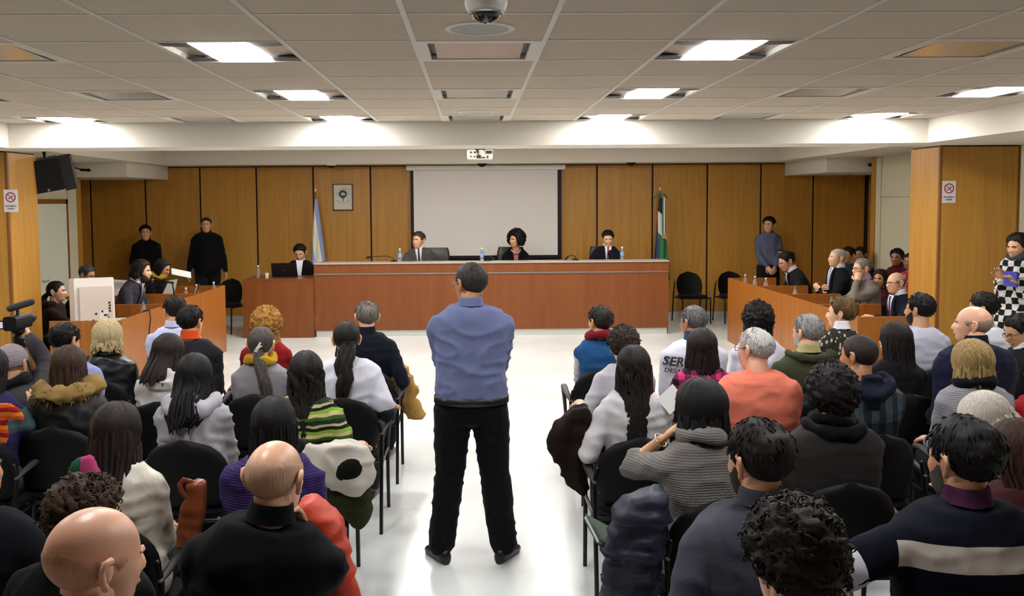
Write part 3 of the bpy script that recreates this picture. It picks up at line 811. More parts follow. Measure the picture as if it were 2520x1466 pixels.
# ------------------------------------------------------------------ flags
def flag(px, py_top, py_knot, y, label, kind):
    top = at_y(px, py_top, y); kn = at_y(px, py_knot, y)
    o = empty('flag', (top.x, y, 0)); tag(o, label, 'flag')
    mb = MB(); mb.tube([(0, 0, .06), (0, 0, top.z - .12)], .014, 8); mb.build('pole', wood('pole_wood', '#5A3A1C', '#7A5228', along='Z'), o, True)
    mb = MB(); mb.lathe([(.001, top.z), (.008, top.z - .05), (.022, top.z - .09), (.018, top.z - .11), (.012, top.z - .13), (.012, top.z - .2)], 12); mb.build('finial', M_STEEL, o, True)
    mb = MB(); mb.lathe([(.001, 0), (.15, 0), (.14, .03), (.04, .06), (.02, .08)], 20); mb.build('base', M_STEEL, o, 40)
    zt = kn.z - .02; zb = .75
    # hanging folds: closed loft whose width grows downward
    nz, na = 26, 40; rings = []
    side = 1
    for i in range(nz):
        v = i / (nz - 1); z = zt + (zb - zt) * v
        rr = []
        wl_ = .02 + (.055 if kind == 'arg' else .06) * v ** .8
        wr_ = .03 + (.16 if kind == 'arg' else .155) * v ** .9
        for k in range(na):
            a = 2 * PI * k / na
            x = (wr_ if math.cos(a) > 0 else wl_ * (1.0 + .6 * v)) * math.cos(a)
            yy = (.03 + .05 * v) * math.sin(a) + .022 * v * math.sin(x * 60 + 3 * v) 
            rr.append((x, yy, z + (.0 if kind == 'arg' else .0) - .06 * v * x / .2))
        rings.append(rr)
    mb = MB(); mb.loft(rings)
    m = new_mat('flag_cloth_' + kind); nt, N, L, P = nodes_of(m)
    tc = N.new('ShaderNodeTexCoord'); sx = N.new('ShaderNodeSeparateXYZ'); L.new(tc.outputs['Object'], sx.inputs[0])
    cr = N.new('ShaderNodeValToRGB'); cr.color_ramp.interpolation = 'CONSTANT'; el = cr.color_ramp.elements
    if kind == 'arg':   # light blue, white, light blue as the folds fall
        a = N.new('ShaderNodeMath'); a.operation = 'MULTIPLY_ADD'; a.inputs[1].default_value = .13; L.new(sx.outputs['Z'], a.inputs[0]); L.new(sx.outputs['X'], a.inputs[2])
        b = N.new('ShaderNodeMath'); b.operation = 'MULTIPLY_ADD'; b.inputs[1].default_value = 2.5; b.inputs[2].default_value = 0.05; L.new(a.outputs[0], b.inputs[0])
        L.new(b.outputs[0], cr.inputs[0]); vals = [(0, '#8F9CC8'), (.36, '#DDD8C4'), (.66, '#8593C4')]
    else:               # blue edge, black top, white band, green foot
        a = N.new('ShaderNodeMath'); a.operation = 'MULTIPLY_ADD'; a.inputs[1].default_value = .9; L.new(sx.outputs['X'], a.inputs[0]); L.new(sx.outputs['Z'], a.inputs[2])
        b = N.new('ShaderNodeMath'); b.operation = 'MULTIPLY'; b.inputs[1].default_value = .4; L.new(a.outputs[0], b.inputs[0])
        L.new(b.outputs[0], cr.inputs[0]); vals = [(0, '#1F6B45'), (.605, '#D8D2CC'), (.755, '#0E0D0C'), (.86, '#2C6B4C')]
    while len(el) < len(vals): el.new(.5)
    for i, (p, c) in enumerate(vals): el[i].position = p; el[i].color = (*hexc(c), 1)
    out = cr.outputs[0]
    if kind != 'arg':
        lt = N.new('ShaderNodeMath'); lt.operation = 'LESS_THAN'; lt.inputs[1].default_value = -.045; L.new(sx.outputs['X'], lt.inputs[0])
        mx = N.new('ShaderNodeMix'); mx.data_type = 'RGBA'; mx.inputs[7].default_value = (*hexc('#2B2D66'), 1); L.new(lt.outputs[0], mx.inputs[0]); L.new(out, mx.inputs[6]); out = mx.outputs[2]
    L.new(out, P.inputs['Base Color']); P.inputs['Roughness'].default_value = .6
    mb.build('cloth', m, o, True)
    if kind != 'arg':
        for nm, x0, x1, c, zc in (('ribbon', .035, .062, '#2F6E52', .64), ('ribbon', .062, .085, '#D8D2CC', .64), ('ribbon', .085, .1, '#5A2850', .64)):
            mb = MB(); z1 = zt - .02; mb.box(x0 - .02, x1 - .02, -.095, -.088, z1 - zc, z1); mb.build(nm, plain('ribbon_' + c, c, rough=.5), o)
        mb = MB(); mb.box(.014, .082, -.1, -.088, zt - .74, zt - .66); mb.build('gold_fringe', plain('gold_fringe', '#A98C4A', rough=.6, bump=.5), o)
        for s, c in ((-1, '#2F6E52'), (1, '#2F6E52')):
            mb = MB(); mb.tube([(0, -.03, zt + .02), (s * .06, -.04, zt + .03), (s * .12, -.04, zt - .03)], [.012, .024, .012], 8, flat=(.6, 1)); mb.build('bow', plain('ribbon_' + c, c, rough=.5), o, True)
flag(776, 455, 487, 15.9, 'light blue and white national flag hanging on a pole left of the picture', 'arg')
flag(1625, 452, 480, 15.9, 'blue, black, white and green provincial flag on a pole right of the bench', 'rn')

# ------------------------------------------------------------------ bottles, cups, microphones, papers
M_PET = plain('clear_pet_water', '#EAF1F4', rough=.06, trans=.85, spec=.5); M_PETB = plain('blue_label', '#7F9CC8', rough=.4)
def bottle(loc, capcol, label, group, band=None, h=.21):
    o = empty('water_bottle', loc); tag(o, label, 'bottle', group); k = h / .21
    mb = MB(); mb.lathe([(.001, 0), (.027, .0), (.031, .006), (.031, .05), (.028, .06), (.031, .07), (.031, .13), (.024, .155), (.012, .178), (.012, .19), (.001, .19)] if k == 1 else [(r * 1.0, z * k) for r, z in [(.001, 0), (.031, .0), (.031, .13), (.012, .178), (.012, .19), (.001, .19)]], 14); mb.build('bottle_body', M_PET, o, 50)
    mb = MB(); mb.lathe([(.014, .188 * k), (.014, .208 * k), (.001, .21 * k)], 12); mb.build('cap', plain('cap_' + capcol, capcol, rough=.4), o, 40)
    if band:
        mb = MB(); mb.lathe([(.0318, .07 * k), (.0318, .125 * k)], 14, cap=False); mb.build('label_band', plain('band_' + band, band, rough=.4), o, True)
def cup(loc, label, group):
    o = empty('plastic_cup', loc); tag(o, label, 'cup', group)
    mb = MB(); mb.lathe([(.001, 0), (.023, 0), (.033, .075), (.034, .078), (.031, .075), (.021, .004), (.001, .004)], 16); mb.build('cup_body', plain('white_cup', '#E6E6E4', rough=.35), o, 40)
    mb = MB(); mb.lathe([(.0, .06), (.029, .06)], 16, cap=False); mb.build('drink', plain('coffee', '#3B2616', rough=.2), o)
def goose_mic(loc, pts, label, group=None):
    o = empty('gooseneck_microphone', loc); tag(o, label, 'microphone', group)
    mb = MB(); mb.lathe([(.001, 0), (.055, 0), (.05, .018), (.015, .025)], 16); mb.build('base', M_BLACK, o, 40)
    mb = MB(); mb.tube([(0, 0, .02)] + pts, .006, 6); mb.build('stem', M_BLACKM, o, True)
    mb = MB(); a, b = Vector(pts[-2]), Vector(pts[-1]); d = (b - a).normalized(); mb.tube([b, b + d * .05], [.016, .019], 10); mb.build('capsule', M_BLACK, o, True)

zl = 1.172
for px, lab in ((984, 'beside the grey-suited judge'), (1186, 'beside the curly-haired judge'), (1531, 'at the right elbow of the judge in red tie')):
    p = at_y(px, 640, YB + .2); bottle((p.x, YB + .2, zl), '#E8E8E8', 'blue-labelled bottle on the judges bench %s' % lab, 'water bottles on the judges bench', '#7FA0D8')
p = at_y(970, 640, YB + .22); goose_mic((p.x, YB + .22, zl), [(-.02, 0, .06), (-.12, 0, .09), (-.3, -.01, .085), (-.38, -.01, .075)], 'black gooseneck microphone bending left by the grey-suited judge')
p = at_y(1416, 640, YB + .22); goose_mic((p.x, YB + .22, zl), [(0, 0, .06), (-.03, 0, .075), (-.1, 0, .075), (-.12, 0, .055)], 'short black gooseneck microphone on the bench near the right judge')
p = at_y(1200, 640, YB + .24); goose_mic((p.x, YB + .24, zl), [(0, 0, .04), (.01, 0, .05), (.05, 0, .055), (.06, 0, .05)], 'small black microphone on the bench before the curly-haired judge')
bottle((at_y(636, 690, YB + .3).x, YB + .3, .925), '#E8E8E8', 'clear water bottle standing on the clerk desk', 'water bottles on the side desks', None, .2)
cup((at_y(657, 690, YB + .25).x, YB + .25, .925), 'white cup on the clerk desk beside the laptop', 'white cups on the desks')

o = empty('laptop', (at_y(702, 680, YB + .35).x, YB + .3, .925), math.radians(4)); tag(o, 'open black laptop on the clerk desk with a red logo on its lid', 'laptop')
mb = MB(); mb.rbox(-.185, .185, 0, .25, 0, .02, .01, 'Z'); mb.build('keyboard_base', M_BLACK, o)
mb = MB(); mb.add([(-.2, .0, .015), (.2, .0, .015), (.2, -.07, .235), (-.2, -.07, .235), (-.2, .012, .018), (.2, .012, .018), (.2, -.058, .238), (-.2, -.058, .238)], [(0, 1, 2, 3), (4, 7, 6, 5), (0, 4, 5, 1), (1, 5, 6, 2), (2, 6, 7, 3), (3, 7, 4, 0)]); ld = mb.build('lid', M_BLACK, o)
mb = MB(); mb.lathe([(.016, .0), (.016, .002), (.001, .002)], 14, axis='Y'); lg = mb.build('lid_logo', plain('dull_red_logo', '#5E1714', rough=.5), ld); lg.location = (0, -.041, .12); lg.rotation_euler = (math.radians(17), 0, 0)

def desk_pt(px, py, z=.80): return at_z(px, py, z)
def topt(px, Y, z=.80): return (at_y(px, 700, Y).x, Y, z)
for px, Y, cap, lab in ((1834, 13.3, '#E8E8E8', 'clear water bottle at the far end of the right desks'), (1858, 13.0, '#E8E8E8', 'clear water bottle second from the far end of the right desks'), (1885, 12.7, '#E8E8E8', 'clear water bottle third from the far end of the right desks'), (1957, 11.35, '#2E9B74', 'green-capped water bottle on the right desks, before the grey-haired lawyer'), (2047, 10.16, '#2E9B74', 'green-capped water bottle at the hand of the lawyer in grey tweed')):
    bottle(topt(px, Y), cap, lab, 'water bottles on the right desks', h=.22)
for px, Y, lab in ((1844, 13.12, 'beside the farthest bottle'), (1871, 12.85, 'between two clear bottles'), (1917, 11.9, 'near the green-capped bottle')):
    cup(topt(px, Y), 'white plastic cup on the right desks %s' % lab, 'white cups on the desks')
for px, Y, cap, lab in ((526, 12.8, '#E8E8E8', 'clear water bottle at the far end of the left desks'), (483, 12.45, '#E8E8E8', 'clear water bottle in the middle of the left far desk'), (457, 11.98, '#E8E8E8', 'clear water bottle nearest on the left far desk'), (351, 10.42, '#3C58B8', 'blue-capped water bottle on the left near desk')):
    bottle(topt(px, Y), cap, lab, 'water bottles on the left desks', h=.22)
for px, Y, lab in ((508, 12.65, 'between two bottles'), (494, 12.3, 'beside a clear bottle')):
    cup(topt(px, Y), 'white plastic cup on the left far desk %s' % lab, 'white cups on the desks')

def paper(loc, rz, label, w=.21, l=.297, t=.004, tilt=(0, 0), mat=None):
    o = empty('paper_sheets', loc, rz); tag(o, label, 'papers', 'papers lying about')
    mb = MB(); mb.box(-w / 2, w / 2, -l / 2, l / 2, 0, t); s = mb.build('sheets', mat or M_PAPER, o); s.rotation_euler = (tilt[0], tilt[1], 0)
    return o
paper((-5.25, 13.2, .82), .3, 'thick pile of papers on the small table behind the left desks', .32, .45, .09)
paper((-5.2, 13.2, .911), -.1, 'curled sheets on top of the paper pile by the left wall', .55, .3, .1, (0, .06))
p = desk_pt(325, 776); paper((-3.95, 10.2, .80), .3, 'white notepad on the left near desk beside the bottle', .24, .3, .03)
o = empty('pencil', (-3.9, 10.2, .834), .3); tag(o, 'pale pencil lying on the white notepad', 'pencil'); mb = MB(); mb.tube([(-.06, 0, .0), (.06, .02, .0)], .004, 6); mb.build('shaft', plain('pencil_wood', '#D8C4A0', rough=.5), o, True)

# microphone on stand before the speaking lawyer
pm = at_y(375, 690, 10.95)
o = empty('table_microphone', (at_y(420, 745, 10.95).x + .05, 10.95, .80)); tag(o, 'black microphone on a boom held to the speaking lawyer on the left', 'microphone')
d = Vector((pm.x, 10.95, pm.z)) - o.location
mb = MB(); mb.lathe([(.001, 0), (.06, 0), (.055, .02), (.012, .028)], 16); mb.build('base', M_BLACK, o, 40)
mb = MB(); mb.tube([(0, 0, .02), (.01, 0, .12), (-.02, 0, d.z - .05), (-.02, 0, d.z - .02)], .008, 6); mb.build('stand', M_BLACKM, o, True)
mb = MB(); mb.tube([d + Vector((.02, 0, 0)), d + Vector((.25, 0, -.03))], [.018, .012], 10); mb.build('microphone_body', M_BLACKM, o, True)
mb = MB(); mb.ell(d, (.03, .03, .03)); mb.build('microphone_head', plain('mic_mesh', '#4B4C52', rough=.4, metal=.6, bump=.4, bscale=500), o, True)

# laptop on the far left desk
o = empty('laptop', (-4.0, 12.15, .80), math.radians(-75)); tag(o, 'black laptop open on the left far desk before the dark-haired woman', 'laptop')
mb = MB(); mb.rbox(-.18, .18, 0, .24, 0, .02, .01, 'Z'); mb.build('keyboard_base', M_BLACK, o)
mb = MB(); mb.add([(-.18, .24, .015), (.18, .24, .015), (.18, .31, .235), (-.18, .31, .235), (-.18, .252, .012), (.18, .252, .012), (.18, .322, .232), (-.18, .322, .232)], [(0, 1, 2, 3), (4, 7, 6, 5), (0, 4, 5, 1), (1, 5, 6, 2), (2, 6, 7, 3), (3, 7, 4, 0)]); mb.build('lid', M_BLACK, o)

# white monitor seen from behind
pc = at_y(229, 742, 9.72)
o = empty('monitor', (pc.x, 9.72, .80), math.radians(64)); tag(o, 'large white monitor seen from behind on the left near desk', 'monitor')
zc = pc.z - .80
T = Matrix.Translation((0, 0, zc)) @ Matrix.Rotation(math.radians(-4), 4, 'X') @ Matrix.Rotation(math.radians(3), 4, 'Y')
M_MON = plain('white_monitor_shell', '#DAD3CB', rough=.45)
mb = MB(); mb.rbox(-.26, .26, -.03, .045, -.27, .255, .02, 'Y'); a = mb.build('shell', M_MON, o, 40); a.matrix_local = T
mb = MB(); mb.rbox(-.22, .205, -.06, -.03, -.26, .16, .015, 'Y'); a = mb.build('rear_cover', plain('warm_grey_cover', '#C4B7AC', rough=.5), o, 40); a.matrix_local = T
mb = MB()
for k, (x, z, w_) in enumerate(((.16, -.02, .012), (.165, -.05, .01), (.16, -.08, .012), (.165, -.11, .012), (.1, -.15, .02), (-.06, -.2, .015), (-.15, -.2, .012), (.06, -.11, .012), (-.02, -.13, .012))): mb.box(x - w_, x + w_, -.064, -.0605, z - .01, z + .01)
a = mb.build('socket', M_BLACK, o); a.matrix_local = T
mb = MB(); mb.box(.02, .13, -.0625, -.06, -.19, -.1); a = mb.build('sticker', M_PAPER, o); a.matrix_local = T
mb = MB(); mb.rbox(-.13, .13, -.1, .14, 0, .02, .05, 'Z'); mb.build('foot', M_MON, o, 40)
mb = MB(); mb.box(-.05, .05, -.0, .03, .015, zc - .2); mb.build('neck', M_MON, o)
mb = MB(); mb.tube([(.13, -.06, zc - .14), (.12, -.12, zc - .2), (-.02, -.13, zc - .27), (-.14, -.1, zc - .3), (-.2, -.05, .02)], .009); mb.build('cable', plain('grey_cable', '#8D857E', rough=.5), o, True)
o = empty('desk_cable', (-3.56, 9.9, .95)); tag(o, 'black cable hanging down the front of the left near desk', 'cable')
mb = MB(); mb.tube([(-.16, .02, -.16), (-.1, .02, -.04), (-.03, .0, .012), (.022, 0, .008), (.034, -.01, -.08), (.034, -.1, -.3), (.032, -.14, -.62), (.032, -.15, -.935)], .007); mb.build('cord', M_BLACK, o, True)
# ------------------------------------------------------------------ human figures
PEND = []      # meshes whose overlapping limbs are merged into one continuous skin at the end
def smoothstep(x): x = np.clip(x, 0, 1); return x * x * (3 - 2 * x)

_ELL = [((0, -.012, .028), (.0765, .0965, .086)), ((0, .026, -.056), (.055, .062, .066)), ((0, .030, -.012), (.064, .064, .074))]
def head_r(D, jaw=1.0):
    """distance of the head surface from the head centre along unit directions D"""
    acc = 0
    for k, (c, r) in enumerate(_ELL):
        c = np.array(c); r = np.array(r) * (jaw if k == 1 else 1.0)
        a = ((D / r) ** 2).sum(1); b = -2 * ((D * c) / r ** 2).sum(1); cc = ((c / r) ** 2).sum() - 1
        disc = np.maximum(b * b - 4 * a * cc, 0); t = (-b + np.sqrt(disc)) / (2 * a)
        t = np.where(b * b - 4 * a * cc < 0, 0.02, t)
        acc = acc + np.exp(150 * t)
    R = np.log(acc) / 150
    az = np.arctan2(D[:, 0], D[:, 1]); el = np.arcsin(np.clip(D[:, 2], -1, 1))
    g = lambda a0, e0, sa, se: np.exp(-((np.abs(az) - a0) / sa) ** 2 - ((el - e0) / se) ** 2)
    nose = np.exp(-(az / (.10 + .07 * smoothstep((.1 - el) / .35))) ** 2) * np.interp(el, [-.40, -.33, -.24, -.05, .12, .22], [0, .012, .024, .014, .004, 0])
    R = R + nose + .004 * g(.22, .21, .25, .06) - .010 * g(.36, .07, .17, .10) + .004 * g(.55, -.2, .25, .15)
    R = R + np.exp(-(az / .3) ** 2) * (.006 * np.exp(-((el + .50) / .06) ** 2) - .004 * np.exp(-((el + .60) / .04) ** 2) + .004 * np.exp(-((el + .42) / .05) ** 2) + .006 * np.exp(-((el + .82) / .14) ** 2))
    return R
def dir_grid(nu, nv, e0=-1.35, e1=PI / 2):
    els = np.linspace(e0, e1, nv); azs = np.linspace(-PI, PI, nu, endpoint=False)
    E, A = np.meshgrid(els, azs, indexing='ij')
    D = np.stack([np.cos(E) * np.sin(A), np.cos(E) * np.cos(A), np.sin(E)], -1).reshape(-1, 3)
    F = []
    for i in range(nv - 1):
        for j in range(nu):
            a = i * nu + j; b = i * nu + (j + 1) % nu; F.append((a, b, b + nu, a + nu))
    return D, E.reshape(-1), A.reshape(-1), F

_HD = dir_grid(44, 36)
def hairline(A, style):
    a = np.abs(A)
    if style in ('long', 'bob', 'bigcurl'):
        return np.interp(a, [0, .5, .85, 1.05, 1.3, PI], [.80, .72, .45, -.3, -.75, -.85])
    if style == 'beanie':
        return np.interp(a, [0, 1.0, 1.6, PI], [.42, .25, -.02, -.28])
    return np.interp(a, [0, .6, .95, 1.15, 1.35, 1.5, 1.75, 1.95, 2.3, PI], [.78, .72, .50, .05, -.05, .20, .10, -.35, -.60, -.78])

def make_hair(mb, style, o, seed):
    """hair in head space (face +y); o: options"""
    rng = np.random.default_rng(seed)
    th = o.get('t', {'short': .017, 'crop': .007, 'curly': .034, 'bigcurl': .04, 'long': .018, 'bob': .02, 'pony': .011, 'ring': .011, 'thin': .013, 'beanie': .017}[style])
    D, E, A, F = dir_grid(72, 46, -1.2) if style in ('curly', 'bigcurl') else dir_grid(56, 40, -1.1)
    R = head_r(D)
    hl = hairline(A, style)
    n1 = noise3(D * 9 + seed, seed); n2 = noise3(D * 26 + seed, seed + 3)
    w = smoothstep((E - hl - .05 * n2 + .02) / .16)
    T = th * w
    if style in ('short', 'crop', 'thin', 'ring'):
        T = T if th < .0065 else T * (1 + .22 * n1 + .12 * n2) * (.75 + .35 * smoothstep((E + .2) / 1.0))
        st = noise3(np.stack([A * 9, E * 3, 0 * A + seed], 1), seed + 5); T = T if th < .0065 else T * (1 + .18 * st) * (.30 + .70 * smoothstep((E - hl) / .75))
    if style in ('curly', 'bigcurl'):
        vol = 1 + (o.get('vol', .25)) * np.cos(A) * -.3
        T = T * vol * (1 + .28 * n1) + w * (.010 * n2 + .007 * noise3(D * 55, seed + 9))
    if style in ('long', 'bob', 'pony', 'bigcurl'):
        st = noise3(np.stack([A * 12, E * 2.0, 0 * A + seed], 1), seed + 5); T = T + w * .0035 * st
        if style != 'bigcurl': T = T - w * .005 * np.exp(-(D[:, 0] / .05) ** 2) * (D[:, 2] > .55)
    if style == 'ring':
        rm = smoothstep((o.get('upper', .62) - E + .06 * n2) / .30); T = T * rm
    if style == 'thin':
        c = np.array([0, -.55, .83]); T = T * (1 - .95 * np.exp(-(((D - c) ** 2).sum(1)) / o.get('spot', .10)))
    if style == 'bob': T = T + w * .006 * smoothstep((-.1 - E) / .5)
    if style == 'ring': T = T + np.where(w > .02, .0065 * rm - .0035, 0)
    if style == 'crop': T = T + .0025 * w
    P = D * (R + np.where(w > .02, T, 0) - .005 * (1 - smoothstep(w / .3)))[:, None]
    keep = w > .01
    idx = -np.ones(len(P), int); used = []
    FF = [f for f in F if keep[list(f)].any()]
    for f in FF:
        for i in f:
            if idx[i] < 0: idx[i] = len(used); used.append(i)
    mb.add(P[used], [tuple(idx[list(f)]) for f in FF])
    if style in ('short', 'thin', 'crop') and th > .009:
        for k in range(o.get('tufts', 420)):
            i = rng.integers(0, len(P))
            if T[i] < th * .35: continue
            d0 = D[i]; tg = np.array([d0[0], d0[1] - .15, -.55 + .0 * d0[2]]) + rng.normal(0, .22, 3); ln = rng.uniform(.018, .034); pts = []
            for q in range(4):
                dd = d0 + tg * (ln / .1) * (q / 3); dd = dd / np.linalg.norm(dd); pts.append(dd * (R[i] + T[i] + .0012 - .0035 * (q == 3) - .002 * (q == 0)))
            mb.tube(pts, [.0012, .0028, .0026, .0008], 3, round_ends=False)
    Ln = o.get('len', .16)
    if style in ('long', 'bob') or (style == 'bigcurl' and Ln > .1):
        tm = math.radians(o.get('wrap', 118)); na, nz = 46, 22
        wave = o.get('wave', 0.0); spread = o.get('spread', 1.0); side = o.get('side', 0.0)
        zs = np.linspace(.06, -Ln, nz)
        tip = .75 if style == 'long' else .95
        aw = np.interp(-zs, [-.06, -.02, .05, .12, .2, max(.24, Ln)], [.074, .092, .094, .094, .098 * spread, .085 * spread * tip])
        bw_ = np.interp(-zs, [-.06, -.02, .05, .12, .2, max(.28, Ln)], [.095, .110, .112, .114, .138, .168]) + o.get('push', 0) * smoothstep((-zs - .02) / .12)
        if style == 'bob': aw = aw + .012 * np.exp(-((-zs - Ln * .75) / .05) ** 2)
        rings = []
        for i, z in enumerate(zs):
            tt = np.linspace(-tm, tm, na)
            frac = max(0, (-z - .05) / max(Ln, .05))
            tc = tt * (1 - .35 * frac * (style == 'long'))
            rg = .006 * noise3(np.stack([tt * 9 + wave * 3 * np.sin(z * 40), 0 * tt + z * 5, 0 * tt + seed], 1), seed) + .004 * np.sin(tt * 34 + 5 * wave * np.sin(z * 45 + tt * 3))
            rg = rg + wave * .008 * np.sin(z * 55 + tt * 5)
            x = (aw[i] + rg) * np.sin(tc) + side * frac; y = -.012 - (bw_[i] + rg) * np.cos(tc)
            zz = z + (.035 * noise3(np.stack([tt * 7, 0 * tt, 0 * tt + seed], 1), seed + 2) if i > nz - 4 else 0)
            outer = list(zip(x, y, zz * np.ones(na)))
            inner = list(zip((aw[i] * .72) * np.sin(tc[::-1]) + side * frac, -.012 - (bw_[i] * .74) * np.cos(tc[::-1]), z * np.ones(na)))
            rings.append(outer + inner)
        mb.loft(rings)
        for k in range(o.get('locks', 46)):
            th0 = rng.uniform(-tm, tm); z0 = rng.uniform(-.10, .03); z1 = -Ln - rng.uniform(-.03, .045) * (1 if style == 'long' else .4); ph = rng.uniform(0, 6)
            pts = []; m = 9
            for q in range(m):
                z = z0 + (z1 - z0) * q / (m - 1); a_ = np.interp(-z, -zs, aw) + .003; b_ = np.interp(-z, -zs, bw_) + .003
                frac = max(0, (-z - .05) / max(Ln, .05)); t2 = th0 * (1 - .35 * frac * (style == 'long')) + wave * .10 * math.sin(z * 50 + ph)
                pts.append((a_ * math.sin(t2) + side * frac, -.012 - b_ * math.cos(t2), z))
            mb.tube(pts, [.004] + [.0085] * (m - 3) + [.006, .002], 5)
    if style in ('curly', 'bigcurl'):
        nt = o.get('curls', 620)
        for k in range(nt):
            i = rng.integers(0, len(P))
            if w[i] < .5: continue
            p = Vector(P[i]); nn = Vector(D[i]); t1 = nn.orthogonal().normalized(); t2 = nn.cross(t1); a0 = rng.uniform(0, 6.28); ra = rng.uniform(.004, .009); ax = t1 * math.cos(a0) + t2 * math.sin(a0); bx = nn.cross(ax)
            pts = [p - nn * .002 + ax * (ra * math.cos(q * .95)) + nn * (ra * .9 * math.sin(q * .95)) + bx * (q * .0025) for q in range(5)]
            mb.tube(pts, [.0018, .0026, .0028, .0024, .001], 3, round_ends=False)
    if style == 'pony':
        L = o.get('tail', .3); sx = o.get('side', 0.0); wv = o.get('wave', .3); tz = o.get('tz', -.01); fat = o.get('fat', 1.0)
        for k in range(26):
            ph = rng.uniform(0, 6); rr = rng.uniform(0, .022 * fat); aa = rng.uniform(0, 2 * PI); l2 = L * rng.uniform(.82, 1.06); pts = []
            for q in range(9):
                f = q / 8; sp = math.sin(PI * min(1, f * .9 + .12)) ** .6
                pts.append((rr * math.cos(aa) * sp + sx * f + wv * .018 * math.sin(f * 9 + ph), -.098 - .035 * math.sin(f * 2.6) + rr * math.sin(aa) * sp - .062 * f, tz - l2 * f))
            mb.tube(pts, [.010 * fat, .014 * fat, .016 * fat, .016 * fat, .015 * fat, .014 * fat, .012 * fat, .008, .003], 6)
        mb.ell((0, -.10, tz + .004), (.022 * fat, .022, .018))

def add_hand(mb, wrist, d, n, s, curl=.5, size=1.0, spread=.10):
    """palm with four unequal jointed fingers and a thumb; d forward, n palm normal, s=+1 right hand"""
    d = d.normalized(); n = (n - d * n.dot(d)).normalized(); l = d.cross(n) * s
    k = size
    mb.tube([wrist - d * .01, wrist + d * .03 * k, wrist + d * .06 * k, wrist + d * .088 * k], [.027 * k, .036 * k, .04 * k, .037 * k], 10, flat=(1.0, .42), up=l)
    for i, (off, ln) in enumerate(((-.028, .072), (-.0095, .082), (.0095, .078), (.028, .062))):
        b = wrist + d * (.085 - .004 * abs(i - 1.2)) * k + l * off * k
        dd = (d + l * (off / .028) * spread).normalized(); pts = [b]; ang = 0; p = b
        for q, fr in enumerate((.44, .31, .25)):
            ang += curl * (.55, .75, .5)[q]
            v = (dd * math.cos(ang) + n * math.sin(ang)); p = p + v * ln * fr * k; pts.append(p)
        mb.tube(pts, [.0098 * k, .0092 * k, .0085 * k, .0072 * k], 7)
    b = wrist + d * .025 * k - l * .03 * k; p1 = b + (d * .6 - l * .65 + n * .35).normalized() * .042 * k; p2 = p1 + (d * .85 - l * .15 + n * .45).normalized() * .03 * k; p3 = p2 + (d * .8 + n * .6).normalized() * .024 * k
    mb.tube([b, p1, p2, p3], [.014 * k, .0125 * k, .011 * k, .008 * k], 7)

def ik(S, W, l1, l2, pole):
    v = W - S; dist = v.length
    if dist > (l1 + l2) * .995: W = S + v.normalized() * (l1 + l2) * .995; v = W - S; dist = v.length
    a = (l1 * l1 - l2 * l2 + dist * dist) / (2 * dist); h = math.sqrt(max(1e-6, l1 * l1 - a * a))
    u = v.normalized(); p = (pole - u * pole.dot(u)).normalized()
    return S + u * a + p * h, W

